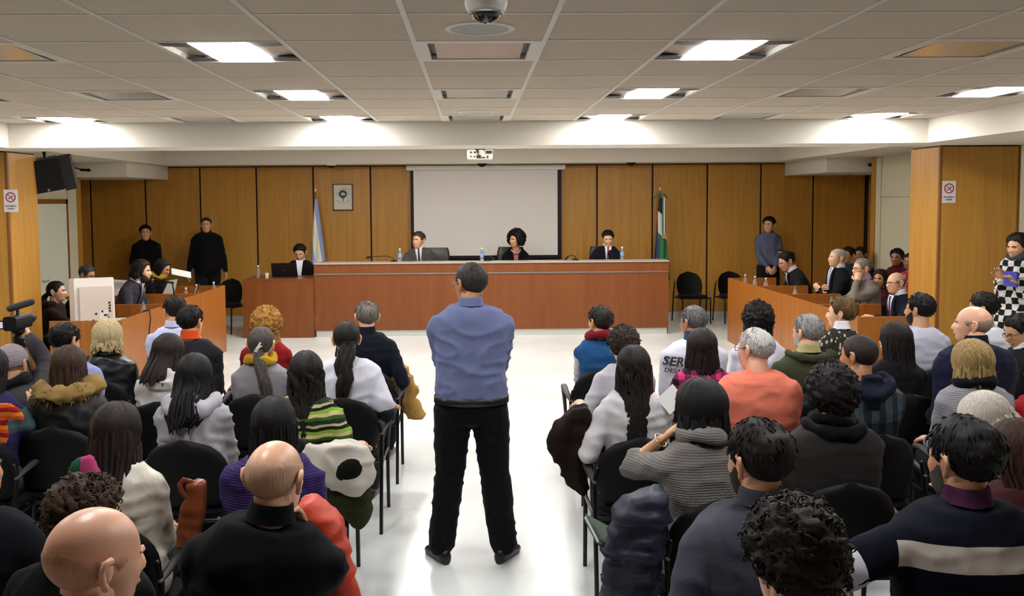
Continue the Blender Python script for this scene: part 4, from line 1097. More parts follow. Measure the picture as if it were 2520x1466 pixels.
COUNT = [0]
def person(label, px, py, zt, face=0, hy=0, hp=0, hr=0, pose='sit', lean=0, hs=1.0, bw=1.0, bd=1.0, sex='m', tone='mid', hair=None, top=None, topname='shirt',
           legs='#15151A', shoes='#100D0C', arms=('lap', 'lap'), sleeve='long', collar=None, vox=.015, y=None, seat=.46, chair_lab=None, wr=.006, glasses=None, brow=None,
           quilt=0, group=None, head_fwd=.03, sidelean=0, hunch=0.0, stance=None, beard=None, curl=.5, legvox=.030, bodyvox=None, sit_fwd=0.0, toplen=0.0, chair_arms=True, hand_n=None, flare=0.0, eyes=True, under=None):
    COUNT[0] += 1; seed = COUNT[0] * 13 + 5
    fem = sex == 'f'; sit = pose == 'sit'
    gap = .108 if not fem else .105
    Pz = (.09 + seat) if sit else .945 * (zt / 1.75)
    P = Vector((0, 0, Pz)); la = math.radians(lean); sl = math.radians(sidelean)
    U = Vector((math.sin(sl), math.sin(la) * math.cos(sl), math.cos(la) * math.cos(sl)))
    Lt = (zt - Pz - gap - .113 * hs) / U.z
    FW = Vector((0, math.cos(la), -math.sin(la))); LT = FW.cross(U).normalized(); FW = U.cross(LT).normalized()
    N = P + U * Lt + FW * hunch
    Hc = N + Vector((U.x * .1, head_fwd + .10 * U.y, gap))
    R = Matrix.Rotation(-math.radians(hy), 3, 'Z') @ Matrix.Rotation(-math.radians(hp), 3, 'X') @ Matrix.Rotation(math.radians(hr), 3, 'Y')
    # root position so that the crown lies on the given sight line
    topw = at_z(px, py, zt) if y is None else at_y(px, py, y)
    rz = -math.radians(face); Rw = Matrix.Rotation(rz, 3, 'Z')
    crown = Rw @ (Hc + R @ Vector((0, -.01, .0)))
    root = empty('person', (topw.x - crown.x, topw.y - crown.y, 0), rz); tag(root, label, 'person', group)
    # ---- torso sections
    ts = np.array([-.22, -.05, .12, .32, .52, .70, .84, .93, 1.0, 1.06])
    wx = np.array([.150, .172, .168, .160, .168, .182, .178, .135, .078, .058]); wy = np.array([.105, .128, .125, .118, .120, .120, .108, .088, .066, .056])
    if fem: wx = wx * np.array([1.03, 1.03, .97, .88, .9, .9, .9, .92, .9, .88]); wy = wy * np.array([1, 1, .97, .92, .98, .95, .92, .92, .9, .88])
    wx = wx * bw * np.array([1, 1, 1, 1, 1, 1, 1, 1, (1 + bw) / 2 / bw, 1 / bw]); wy = wy * bd * np.array([1, 1, 1, 1, 1, 1, 1, 1, (1 + bd) / 2 / bd, 1 / bd])
    if flare: wx = wx + flare * np.maximum(0, .3 - ts); wy = wy + .6 * flare * np.maximum(0, .3 - ts)
    ks = (.93 if fem else 1.0) * (.5 + .5 * bw) ** .5
    def center(t): return P + U * (Lt * t) + FW * (hunch * max(0, t) ** 1.6 + .012 * math.sin(max(0, min(1, t)) * PI) * -1)
    def tsec(t, g=0.0, k=1.0): return float(np.interp(t, ts, wx)) * k + g, float(np.interp(t, ts, wy)) * k + g
    def torso_pt(t, u, g=0.0, back=False):
        a, b = tsec(t, g); uu = min(.999, abs(u)); yv = b * (1 - uu ** 2.4) ** (1 / 2.4)
        return center(t) + LT * (a * u) + FW * (-yv if back else yv)
    def torso(mb, g, t0=-.22, t1=1.06, k=1.0, n=24, m=18):
        rings = []
        for i in range(m):
            t = t0 + (t1 - t0) * i / (m - 1); a, b = tsec(t, g, k); c = center(t); rr = []
            for j in range(n):
                an = 2 * PI * j / n; cc, ss = math.cos(an), math.sin(an)
                rr.append(c + LT * (a * math.copysign(abs(cc) ** .85, cc)) + FW * (b * math.copysign(abs(ss) ** .85, ss)))
            rings.append(rr)
        mb.loft(rings)
    # ---- arms
    shw = (.148 if fem else .166) * (.35 + .65 * bw)
    arm = []
    l1, l2 = .285 * ks, .25 * ks
    for s, a in ((-1, arms[0]), (1, arms[1])):
        S = center(.765) + LT * (s * shw) - FW * .005
        pole = Vector((s * .28, -.7, -.6)); pn = Vector((0, 0, -1))
        if a == 'lap': W = Vector((s * .10, .30, Pz + .11))
        elif a == 'rest': W = Vector((s * .27, .16, Pz + .17)); pole = Vector((s * .25, -.8, -.5))
        elif a == 'chin': W = Hc + R @ Vector((s * .035, .115, -.175)); pole = Vector((s * .5, .1, -1)); pn = -(FW) + Vector((-s * .3, 0, .2))
        elif a == 'cheek': W = Hc + R @ Vector((s * .10, .07, -.13)); pole = Vector((s * .9, .1, -1)); pn = Vector((-s, -.2, 0))
        elif a == 'mouth': W = Hc + R @ Vector((s * .115, .12, -.13)); pole = Vector((s * .55, .15, -1.0)); pn = Vector((-s * .8, -.6, 0))
        elif a == 'fold': W = Vector((-s * .05, .17 * bd + .03, N.z - .31)); pole = Vector((s * .8, -.15, -1.0)); pn = Vector((0, -1, -.2))
        elif a == 'desk': W = Vector((s * .13, .40, Pz + .28)); pole = Vector((s * .8, -.3, -.5))
        elif a == 'down': W = Vector((s * (.25 * bw), .05, Pz - .10)); pole = Vector((s * .3, -1, 0)); pn = Vector((-s, 0, 0))
        elif a == 'front': W = Vector((s * .07, .19, Pz + .0)); pole = Vector((s * 1, -.6, 0)); pn = Vector((-s * .4, -1, 0))
        elif a == 'hold': W = Vector((s * .08, .26, Pz + .30)); pole = Vector((s * .8, -.4, -.6)); pn = Vector((-s, -.3, .2))
        else: W = Vector(a[:3]); pole = Vector((a[3:6])) if len(a) > 3 else pole
        if hand_n and hand_n[0 if s < 0 else 1]: pn = Vector(hand_n[0 if s < 0 else 1])
        Ew, W = ik(S, W, l1, l2, pole)
        arm.append((S, Ew, W, pn))
    # ---- legs
    lg = []
    for s in (-1, 1):
        if sit:
            Hj = Vector((s * .088 * bw, .02, seat + .075)); K = Vector((s * (.115 + (.03 if not fem else -.02)), .44 * ks, seat + .045)); An = Vector((s * (.11 if not fem else .08), .44 * ks - .03 + sit_fwd, .085)); toe = Vector((s * .15, 1, 0)).normalized()
        else:
            sp = stance or .10
            Hj = Vector((s * .088 * bw, 0, Pz - .03)); K = Vector((s * (.07 + sp * .42), .03, Pz * .53)); An = Vector((s * (sp + .03), -.015, .085)); toe = Vector((s * (.25 if sp < .14 else .55), 1, 0)).normalized()
        lg.append((Hj, K, An, toe))
    # ---- body skin
    mb = MB(); torso(mb, -.012, -.2, .98, .88, 18, 10)
    slim = .9 if fem else 1.0
    for (S, Ew, W, pn) in arm: mb.tube([S - LT * 0, S.lerp(Ew, .5), Ew, Ew.lerp(W, .4), W], [.047 * slim * ks, .043 * slim * ks, .036 * slim * ks, .037 * slim * ks, .026 * slim], 10)
    for (Hj, K, An, toe) in lg: mb.tube([Hj, Hj.lerp(K, .5), K, K.lerp(An, .35), An], [.07, .062, .048, .048, .034], 10)
    body = mb.build('body', [skin(tone), plain('eye_white', '#C8BDB4', rough=.2), plain('iris_dark', '#1A0F0A', rough=.1), plain('lip_' + tone, {'fair': '#B06A58', 'pink': '#B46A5E', 'mid': '#9A5B48', 'tan': '#84493A', 'deep': '#6E3B30'}[tone], rough=.45)], root)
    ex = MB()
    D, E, A, F = _HD; HR = head_r(D, 1.04 if not fem else .95)
    hp_ = lambda v: Hc + R @ (Vector(v) * hs)
    ex.add([hp_(D[i] * HR[i]) for i in range(len(D))], F + [tuple(range(43, -1, -1))])
    for s in (() if hair and hair[0] in ('long', 'bob', 'bigcurl') and hair[2:] and hair[2].get('len', .1) > .06 else (-1, 1)):
        cpt = [(s * .079, -.004, .022), (s * .088, -.012, .030), (s * .094, -.026, .026), (s * .094, -.030, .006), (s * .088, -.022, -.016), (s * .080, -.012, -.030)]
        ex.tube([hp_(p) for p in cpt], [.006 * hs, .0075 * hs, .008 * hs, .007 * hs, .007 * hs, .009 * hs], 7)
        ex.ell(hp_((s * .083, -.016, .002)), (.008 * hs, .016 * hs, .026 * hs), 8, 6, rot=R)
    if eyes:
        for s in (-1, 1):
            dd = np.array([[math.sin(.36) * s, math.cos(.36), .07]]); dd /= np.linalg.norm(dd); rr = float(head_r(dd)[0]); e = Vector(dd[0]) * (rr - .0035)
            ex.ell(hp_(e), (.0135 * hs, .010 * hs, .0075 * hs), 8, 6, mat=1, rot=R); ex.ell(hp_(e + Vector((0, .0072, 0))), (.0066 * hs, .0045 * hs, .0066 * hs), 8, 6, mat=2, rot=R)
        dd = np.array([[0, math.cos(.52), math.sin(-.52)]]); rr = float(head_r(dd)[0]); e = Vector(dd[0]) * (rr - .001)
        ex.ell(hp_(e), (.021 * hs, .0055 * hs, .0065 * hs), 10, 6, mat=3, rot=R)
    nk = (.047 if fem else .056) * (.5 + .5 * hs)
    ex.tube([N - U * .05, N.lerp(Hc, .45) - FW * .012, Hc + R @ Vector((0, -.018, -.045))], [nk * 1.22, nk, nk * 1.02], 14)
    for (S, Ew, W, pn), s in zip(arm, (-1, 1)):
        add_hand(ex, W, W - Ew, pn, s, curl, .95 if fem else 1.03)
    PEND.append((body, ex, bodyvox or .030, 4, 0, 0, seed))
    # ---- upper garment
    tmat = top if not isinstance(top, str) else cloth(top)
    mb = MB(); torso(mb, .010 + .004 * (quilt > 0), -.20 - toplen, .965)
    g = .010 + (.016 if quilt else 0)
    for (S, Ew, W, pn), s in zip(arm, (-1, 1)):
        f = 1.0 * slim * ks
        dW = (W - Ew)
        mb.tube([center(.93) + LT * s * .04, center(.85) + LT * (s * shw * .60), S], [.050 * f, .059 * f, .058 * f + g], 12)
        if sleeve == 'long': mb.tube([S, S.lerp(Ew, .35), S.lerp(Ew, .75), Ew, Ew.lerp(W, .4), Ew.lerp(W, .93)], [.060 * f + g, .054 * f + g, .048 * f + g, .046 * f + g, .043 * f + g, .030 * f + g], 12)
        elif sleeve == 'short': mb.tube([S, S.lerp(Ew, .35), S.lerp(Ew, .72)], [.060 * f + g, .057 * f + g, .056 * f + g], 12, round_ends=True)
        elif sleeve == 'half': mb.tube([S, S.lerp(Ew, .5), Ew, Ew.lerp(W, .25)], [.062 * f + g, .058 * f + g, .058 * f + g, .056 * f + g], 12)
        elif sleeve == 'none': mb.tube([S, S.lerp(Ew, .12)], [.058 * f + g, .050 * f + g], 12)
    tob = mb.build(topname, tmat, root)
    PEND.append((tob, None, vox, 7, wr, quilt, seed))
    if under:
        mb = MB()
        for (S, Ew, W, pn) in arm: mb.tube([S, S.lerp(Ew, .5), Ew, Ew.lerp(W, .5), Ew.lerp(W, .95)], [.058 * slim * ks, .054 * slim * ks, .048 * slim * ks, .046 * slim * ks, .036 * slim * ks], 12)
        ub = mb.build('undershirt', cloth(under), root); PEND.append((ub, None, vox, 4, wr, 0, seed + 2))
    # ---- trousers and shoes
    lmat = cloth(legs, 'cotton') if isinstance(legs, str) else legs
    mb = MB(); w0 = .010 if sit else .024
    mb.ell(P - Vector((0, .0, .02)), (.165 * bw, .125 * bd + .005, .115 if sit else .13), 18, 12)
    for (Hj, K, An, toe) in lg:
        mb.tube([Hj, Hj.lerp(K, .5), K, K.lerp(An, .4), An + Vector((0, 0, .02))], [.088 + w0, .08 + w0, .064 + w0, .062 + w0, .058 + w0], 12)
    tr = mb.build('trousers', lmat, root); PEND.append((tr, None, legvox, 5, wr * .8, 0, seed + 1))
    for (Hj, K, An, toe) in lg:
        mb = MB(); sd = Vector((toe.y, -toe.x, 0)); rings = []
        for a, w_, h_ in ((-.075, .018, .05), (-.065, .032, .075), (-.03, .038, .09), (.03, .040, .085), (.09, .045, .062), (.14, .042, .05), (.175, .028, .036), (.188, .012, .022)):
            c = Vector((An.x, An.y, 0)) + toe * a; rr = []
            for j in range(12):
                an = 2 * PI * j / 12; rr.append(c + sd * (w_ * math.cos(an)) + Vector((0, 0, max(0.0, h_ * .5 + h_ * .62 * math.sin(an)))))
            rings.append(rr)
        mb.loft(rings); mb.build('shoe', plain('shoe_' + shoes, shoes, rough=.35), root, 60)
    # ---- hair and brows
    hob = None
    if hair:
        style, col = hair[0], hair[1]; opt = hair[2] if len(hair) > 2 else {}
        hm = MB(); make_hair(hm, style, opt, seed)
        if style not in ('beanie',) and eyes:
            for s in (-1, 1):
                pts = []
                for a in (.16, .32, .5):
                    e_ = .235 - .05 * abs(a - .3); dd = np.array([[math.sin(a) * s * math.cos(e_), math.cos(a) * math.cos(e_), math.sin(e_)]]); pts.append(Vector(dd[0]) * (float(head_r(dd)[0]) + .001))
                hm.tube(pts, [.0048, .0060, .0036], 5)
        hm.v = [tuple(hp_(v)) for v in hm.v]
        mat = hair_mat(col, opt.get('tip'), curly=style in ('curly', 'bigcurl')) if style != 'beanie' else cloth(col, 'knit')
        hob = hm.build('hair' if style != 'beanie' else 'beanie', mat, root, True)
    if beard:
        D2, E2, A2, F2 = dir_grid(48, 30, -1.3, .3); R2 = head_r(D2, 1.04 if not fem else .95)
        w = smoothstep((np.interp(np.abs(A2), [0, .25, .5, 1.0, 1.3, 1.45], [-.62, -.55, -.40, -.2, .1, .1]) - E2) / .08) * smoothstep((1.45 - np.abs(A2)) / .12)
        w = np.maximum(w, np.exp(-(A2 / .28) ** 2) * np.exp(-((E2 + .40) / .05) ** 2))
        keep = w > .3; FF = [f for f in F2 if keep[list(f)].all()]
        hm = MB(); hm.add([hp_(D2[i] * (R2[i] + .004 * w[i] - .001)) for i in range(len(D2))], FF); hm.build('beard', hair_mat(beard), root, True)
    if glasses:
        gm = MB(); r_ = .021
        for s in (-1, 1):
            c = Vector((s * .033, .098, .006)); gm.tube([hp_(c + Vector((r_ * 1.15 * math.cos(t), -.0 - .006 * abs(math.cos(t)) * (1 if math.cos(t) * s > 0 else 0), r_ * .8 * math.sin(t)))) for t in [2 * PI * k / 14 for k in range(15)]], .0022 * hs, 5)
            gm.tube([hp_((s * .058, .092, .012)), hp_((s * .079, .04, .014)), hp_((s * .084, -.012, .016))], .0022 * hs, 5)
        gm.tube([hp_((-.01, .1, .01)), hp_((0, .104, .012)), hp_((.01, .1, .01))], .002 * hs, 5)
        gm.build('glasses', plain('frame_' + glasses, glasses, rough=.3), root, True)
    I = dict(root=root, N=N, Hc=Hc, R=R, U=U, FW=FW, LT=LT, P=P, pt=torso_pt, top=tob, arm=arm, hs=hs, hp=hp_, body=body, nk=nk, bw=bw, center=center, sec=tsec, seed=seed, hair=hob)
    # ---- collars
    for c in (collar or []):
        kind, col = c[0], c[1]; m = cloth(col, c[2] if len(c) > 2 else 'cotton') if isinstance(col, str) else col
        cb = MB()
        if kind in ('shirt', 'stand', 'turtle'):
            h = {'shirt': .030, 'stand': .034, 'turtle': .042}[kind]; ro = nk + {'shirt': .010, 'stand': .012, 'turtle': .011}[kind]; n = 30; rings = []
            gapa = .32 if kind != 'turtle' else 0.0
            for (rad, z) in ((ro + .010, -.022), (ro + .003, .0), (ro, h * .6), (ro - .003, h), (ro - .009, h), (ro - .008, 0)):
                rr = []
                for k in range(n):
                    an = PI / 2 + gapa + (2 * PI - 2 * gapa) * k / (n - 1 if gapa else n); dz = -.022 * max(0, math.sin(an)) if kind == 'shirt' else -.008 * math.sin(an)
                    ax = N.lerp(Hc, .12) - FW * .006
                    rr.append(ax + LT * (rad * math.cos(an)) + FW * (rad * 1.06 * math.sin(an)) + U * (z + dz))
                rings.append(rr)
            cb.loft(rings, closed=not gapa, cap=False); cb.build('collar', m, tob, True)
        elif kind in ('scarf', 'neckroll'):
            rr0 = .036 if kind == 'scarf' else .026; pts = []; rd = []
            for k in range(19):
                an = 2 * PI * k / 18; pts.append(N + U * (.012 + .012 * math.sin(an * 2 + seed)) + LT * ((nk + .034) * math.cos(an)) + FW * ((nk + .036) * math.sin(an) - .006)); rd.append(rr0 * (1 + .18 * math.sin(an * 3 + seed)))
            cb.tube(pts, rd, 12); ob = cb.build('scarf' if kind == 'scarf' else 'collar', m, tob if kind != 'scarf' else root, True)
            PEND.append((ob, None, .011, 4, .006, 0, seed + 4))
        elif kind in ('hood', 'fur', 'lapelback'):
            pts = []; rd = []
            for k in range(15):
                f = k / 14; an = PI * (1.12 + (-.12 + -1.0 - .12) * f) if False else PI + .35 - (PI + .7) * f
                an = -an
                drop = math.sin(PI * f)
                wdt = (nk + (.055 if kind != 'fur' else .07))
                pts.append(N + LT * (-wdt * 1.25 * math.cos(-an)) + FW * (-.030 - (wdt * .85) * drop + .045 * (1 - drop)) + U * (-.012 - (.060 if kind == 'hood' else .02) * drop ** 2))
                rd.append({'hood': .026 + .022 * drop, 'fur': .045 + .012 * math.sin(k * 2.1), 'lapelback': .02 + .012 * drop}[kind])
            cb.tube(pts, rd, 12)
            if kind == 'hood':
                cb.tube([N - FW * .105 + U * .0, N - FW * .125 - U * .10, N - FW * .118 - U * .17], [.046, .044, .02], 12, flat=(1.6, .5), up=LT)
            fx = None
            if kind == 'fur':
                fx = MB(); rg = np.random.default_rng(seed)
                for k in range(520):
                    q = rg.integers(0, 14); c0 = pts[q].lerp(pts[q + 1], rg.random()); dv = Vector(rg.normal(0, 1, 3)).normalized(); p0 = c0 + dv * rd[q] * .85
                    fx.tube([p0, p0 + dv * .016 + Vector((0, -.004, -.006)), p0 + dv * .026 + Vector((0, -.006, -.016))], [.004, .003, .0008], 3, round_ends=False)
            ob = cb.build({'hood': 'hood', 'fur': 'fur_trim', 'lapelback': 'coat_collar'}[kind], m, tob, True)
            PEND.append((ob, fx, .011, 5, .010 if kind != 'fur' else .018, 0, seed + 4))
        elif kind == 'suit':      # shirt front, tie and lapels on the chest
            tie = c[3] if len(c) > 3 else None
            def patch(mbb, t0, t1, w0_, w1_, g_, c0=0.0, c1=0.0, nn=7, mm=9):
                rows = []
                for i in range(mm):
                    f = i / (mm - 1); t = t0 + (t1 - t0) * f; w_ = w0_ + (w1_ - w0_) * f; cc = c0 + (c1 - c0) * f; a, b = tsec(t, g_)
                    rows.append([torso_pt(t, (cc + w_ * (j / (nn - 1) * 2 - 1)) / a, g_) for j in range(nn)])
                mbb.loft(rows, closed=False, cap=False)
            cb = MB(); patch(cb, .98, .38, .062, .012, .022); ob = cb.build('shirt_front', m, tob, True)
            if tie:
                cb = MB(); patch(cb, .965, .90, .018, .014, .030, nn=5, mm=4); patch(cb, .905, .34, .014, .030, .027, nn=5); cb.build('tie', cloth(tie, 'nylon'), tob, True)
            for s in (-1, 1):
                cb = MB(); patch(cb, .985, .36, .018, .030, .028, s * .078, s * .040, nn=5); cb.build('lapel', tmat, tob, True)
    # ---- chair
    if chair_lab:
        off = Rw @ Vector((0, -.012, 0)); ch = chair((root.location.x + off.x, root.location.y + off.y, seat - .46), face, chair_lab, 'black audience chairs', chair_arms)
        I['chair'] = ch
    return I

def finish():
    # temporary modifiers merge the limbs; one evaluation for all of them
    for ob, ex, vx, it, wr, q, seed in PEND:
        md = ob.modifiers.new('merge', 'REMESH'); md.mode = 'VOXEL'; md.voxel_size = vx; md.use_smooth_shade = True
        sm = ob.modifiers.new('relax', 'SMOOTH'); sm.factor = .5; sm.iterations = it
    bpy.context.view_layer.update()
    dg = bpy.context.evaluated_depsgraph_get()
    for ob, ex, vx, it, wr, q, seed in PEND:
        ev = ob.evaluated_get(dg); me = bpy.data.meshes.new_from_object(ev, depsgraph=dg); old = ob.data; mats = list(old.materials)
        if wr or q:
            n = len(me.vertices); co = np.empty(n * 3); me.vertices.foreach_get('co', co); co = co.reshape(-1, 3); no = np.empty(n * 3); me.vertices.foreach_get('normal', no); no = no.reshape(-1, 3)
            dsp = np.zeros(n)
            if wr:
                pw = co + .03 * np.stack([noise3(co * 5, seed), noise3(co * 5 + 9, seed), noise3(co * 5 + 17, seed)], 1)
                rid = 1 - np.abs(noise3(pw * np.array([7, 7, 17]), seed + 1)); rid2 = 1 - np.abs(noise3(pw * np.array([13, 13, 9]), seed + 2))
                dsp += wr * (1.5 * (rid ** 3 - .35) + .9 * (rid2 ** 3 - .35) + .8 * noise3(co * 4.5, seed + 3))
            if q: dsp += q * (np.abs(np.sin(PI * (co[:, 2] + .02 * noise3(co * 4, seed)) / .075)) - .6)
            co = co + no * dsp[:, None]; me.vertices.foreach_set('co', co.reshape(-1))
        if ex:
            bm = bmesh.new(); bm.from_mesh(me)
            em = ex.mesh('tmp'); bm.from_mesh(em); bmesh.ops.recalc_face_normals(bm, faces=bm.faces); bm.to_mesh(me); bm.free(); bpy.data.meshes.remove(em)
        me.polygons.foreach_set('use_smooth', [True] * len(me.polygons))
        ob.modifiers.clear(); me.materials.clear()
        for m in mats: me.materials.append(m)
        ob.data = me; me.name = ob.name
        bpy.data.meshes.remove(old)
    for o, name, m, parent, loc, rot, post, sx in TEXTS:
        me = bpy.data.meshes.new_from_object(o.evaluated_get(dg), depsgraph=dg); me.materials.clear(); me.materials.append(m)
        if sx != 1.0 or post:
            for v in me.vertices:
                v.co.x *= sx
        t = bpy.data.objects.new(name, me); COL.objects.link(t); t.parent = parent; t.location = loc; t.rotation_euler = rot
        if post:
            mw = t.matrix_basis
            inv = mw.inverted()
            for v in me.vertices: v.co = inv @ Vector(post(mw @ v.co))
        cu = o.data; bpy.data.objects.remove(o); bpy.data.curves.remove(cu)
# ------------------------------------------------------------------ the people
BLK, DKB, BRN = '#0B0908', '#120C09', '#2A1A10'
def L(who): return 'black chair taken by the %s' % who
navy = '#12141F'; grey = '#8E8B8C'; white = '#D9D8DE'

# ---- the guard standing in the aisle, seen from behind
G = person('security guard standing in the aisle with his back turned, blue shirt and black trousers', 1160, 650, 1.76, 0, hy=-38, hp=4, pose='stand', hs=1.06, bw=1.20, bd=1.12, tone='tan',
           hair=('crop', '#1B1613', {'tip': '#4A4440'}), top=cloth('#666D90', 'cotton', .06), legs='#0C0B0D', shoes='#0D0A0A', arms=('fold', 'fold'), collar=[('shirt', '#666D90')], vox=.011, legvox=.014, stance=.155, toplen=-.235, wr=.0075, glasses='#8A8A90')
mb = MB(); c = G['center'](.04); a, b = G['sec'](.04, .013); rings = []
for rad, z in ((0, -.022), (.004, -.02), (.004, .02), (0, .022)):
    rings.append([c + G['LT'] * ((a + rad) * math.cos(t)) + G['FW'] * ((b + rad) * math.sin(t)) + Vector((0, 0, z)) for t in [2 * PI * k / 40 for k in range(40)]])
mb.loft(rings, cap=False); mb.build('belt', plain('belt_black', '#070606', rough=.4), G['root'], True)
for s in (-1, 1):
    S = G['arm'][0 if s < 0 else 1][0]
    mb = MB(); mb.tube([S + Vector((-s * .06, -.0, .066)), S + Vector((s * .02, 0, .056))], .024, 8, flat=(1, .35), up=(0, 1, 0)); mb.build('epaulette', cloth('#3B3F5C'), G['top'], True)

# ---- the judges and the clerk
J1 = person('judge in grey suit and dark tie looking to his right at the bench', 1030, 572, 1.60, 182, hy=28, hs=1.18, pose='sit', y=15.35, seat=.66, tone='fair', hair=('short', '#2A211C', {'tip': '#5C5048'}), top=cloth('#4F4A49', 'wool'), topname='suit_jacket', collar=[('suit', '#DADAE2', 'cotton', '#3A2440'), ('shirt', '#DADAE2')], arms=('rest', 'desk'), bw=1.25, sidelean=4)
judge_chair(at_y(1070, 600, 15.5).x, 15.5, PI, 'high black leather chair behind the grey-suited judge')
J2 = person('judge with big curly dark hair and black jacket turned to her right', 1270, 573, 1.59, 180, hy=48, hs=1.15, bw=1.1, pose='sit', y=15.35, seat=.66, sex='f', tone='mid', hair=('bigcurl', '#140D0A', {'len': .06, 't': .056}), top=cloth('#0D0B0C', 'wool'), topname='jacket', collar=[('suit', '#A8665A', 'cotton')], arms=('desk', 'desk'))
pts = [J2['N'] + Vector((.075 * math.cos(t), .03 + .075 * math.sin(t), -.03 - .07 * max(0, math.sin(t)))) for t in [PI * 2 * k / 22 for k in range(22)]]
mb = MB()
for k, p in enumerate(pts): mb.ell(p + Vector((0, .05, -.01)), (.013, .013, .013), 8, 6)
mb.build('necklace', pattern_cloth('black_white_beads', 'check', ('#E6E2DA', '#1A1818'), 30, 30), J2['root'], True)
judge_chair(at_y(1259, 600, 15.6).x, 15.6, PI, 'high black leather chair behind the curly-haired judge')
J3 = person('judge in navy suit and red tie resting his chin on his hand', 1496, 567, 1.60, 180, hy=6, hp=14, hs=1.15, bw=1.15, pose='sit', y=15.35, seat=.66, tone='fair', hair=('short', '#100B09'), top=cloth('#14161F', 'wool'), topname='suit_jacket', collar=[('suit', '#DADAE2', 'cotton', '#8E1F2C'), ('shirt', '#DADAE2')], arms=('chin', 'desk'), sidelean=-3)
judge_chair(at_y(1491, 600, 15.55).x, 15.55, PI, 'high black leather chair behind the judge in the navy suit')
CL = person('clerk in black suit looking down at the laptop beside the bench', 738, 601, 1.42, 176, hy=6, hp=24, hs=1.15, pose='sit', y=15.1, seat=.5, tone='mid', hair=('short', BLK), top=cloth('#0D0C10', 'wool'), topname='suit_jacket', collar=[('suit', '#D8D8E4', 'cotton'), ('shirt', '#D8D8E4')], arms=('desk', 'desk'), bw=1.12)

# ---- standing by the back wall
def wall_person(*a, **k): return person(*a, pose='stand', **k)
wall_person('guard in black sweater standing at the back wall, shorter of the two on the left', 357, 548, 1.74, 172, hy=-14, hs=1.1, bw=1.1, y=15.75, tone='mid', hair=('short', BLK), top=cloth('#0B0A0C', 'wool'), topname='sweater', arms=('front', 'front'), collar=[('shirt', '#0B0A0C', 'wool')])
wall_person('heavy-set guard in black sweater standing at the back wall, hands at his sides', 507, 528, 1.87, 172, hy=-4, hs=1.1, y=15.7, tone='mid', bw=1.25, bd=1.2, hair=('crop', '#1A1614', {'tip': '#3A3430'}), top=cloth('#0A090B', 'wool'), topname='sweater', arms=('down', 'down'), collar=[('shirt', '#0A090B', 'wool')])
YG = wall_person('young guard in grey-blue shirt with a yellow badge by the right of the back wall', 1893, 537, 1.80, 182, hy=38, hs=1.1, y=15.6, tone='mid', hair=('short', BLK, {'t': .024}), top=cloth('#565A72'), arms=('front', 'front'), toplen=-.22, collar=[('shirt', '#565A72')], bw=.98)
S, E_, W_, _ = YG['arm'][0]; q = S.lerp(E_, .72)
mb = MB(); mb.box(q.x - .055, q.x + .04, q.y + .055, q.y + .066, q.z - .04, q.z + .02); mb.build('armband', M_BLACK, YG['top']); mb = MB(); mb.box(q.x - .05, q.x + .035, q.y + .066, q.y + .07, q.z - .03, q.z - .008); mb.build('yellow_stripe', plain('badge_yellow', '#D8C21E', rough=.5), YG['top'])

# ---- left party (seen in profile, facing right)
person('woman with tied dark hair and dark brown jacket sitting left of the white monitor', 137, 683, 1.25, 80, hy=8, sex='f', tone='fair', y=10.3, hair=('pony', DKB, {'tail': .16}), top=cloth('#2B1A12', 'fleece'), topname='jacket', arms=('lap', 'desk'), collar=[('hood', '#2B1A12', 'fleece')], chair_lab='black chair of the woman in the brown jacket by the left desk')
person('grey-haired man with glasses looking down behind the white monitor', 213, 657, 1.31, 88, hy=15, hp=16, y=11.9, tone='mid', hair=('short', '#23201E', {'tip': '#6A6764'}), top=cloth('#0E0D10', 'wool'), topname='jacket', arms=('lap', 'desk'), glasses='#15110F', chair_lab='black chair of the man with glasses behind the white monitor')
person('lawyer in grey suit speaking into the microphone on the left', 346, 640, 1.42, 88, hy=4, hp=6, hs=1.12, y=11.25, lean=20, tone='fair', hair=('bob', '#1C120C', {'len': .07, 't': .02, 'wrap': 105, 'locks': 20}), top=cloth('#3A3740', 'wool'), topname='suit_jacket', arms=('desk', 'desk'), collar=[('suit', '#D8D8E4', 'cotton', '#1A1830'), ('shirt', '#D8D8E4')], beard='#3A2A20', bw=1.05, chair_lab='black chair of the lawyer at the microphone')
person('woman with long dark hair reading papers at the left far desk', 398, 634, 1.36, 95, hy=6, hp=22, y=12.35, lean=14, sex='f', tone='mid', hair=('long', DKB, {'len': .26}), top=cloth('#0E0B0C', 'wool'), topname='jacket', arms=('hold', 'hold'), collar=[('scarf', '#B89A2E', 'wool')], chair_lab='black chair of the woman reading at the left desk')
pp = at_y(446, 672, 12.3); o = empty('paper_sheets', (pp.x, 12.3, pp.z), .5); tag(o, 'white sheets held up by the woman at the left far desk', 'papers', 'papers lying about'); mb = MB(); mb.box(-.13, .13, -.003, .003, -.07, .07); s_ = mb.build('sheets', M_PAPER, o); s_.rotation_euler = (-1.0, .25, 0)
pp = at_y(418, 705, 12.2); o = empty('paper_sheets', (pp.x, 12.2, pp.z - .1)); tag(o, 'white sheet standing against the laptop on the left far desk', 'papers', 'papers lying about'); mb = MB(); mb.add([(-.1, 0, 0), (.06, 0, .02), (.1, .02, .2), (-.02, .02, .18)], [(0, 1, 2, 3)]); mb.add([(-.1, .003, 0), (.06, .003, .02), (.1, .023, .2), (-.02, .023, .18)], [(3, 2, 1, 0)]); mb.build('sheets', M_PAPER, o)

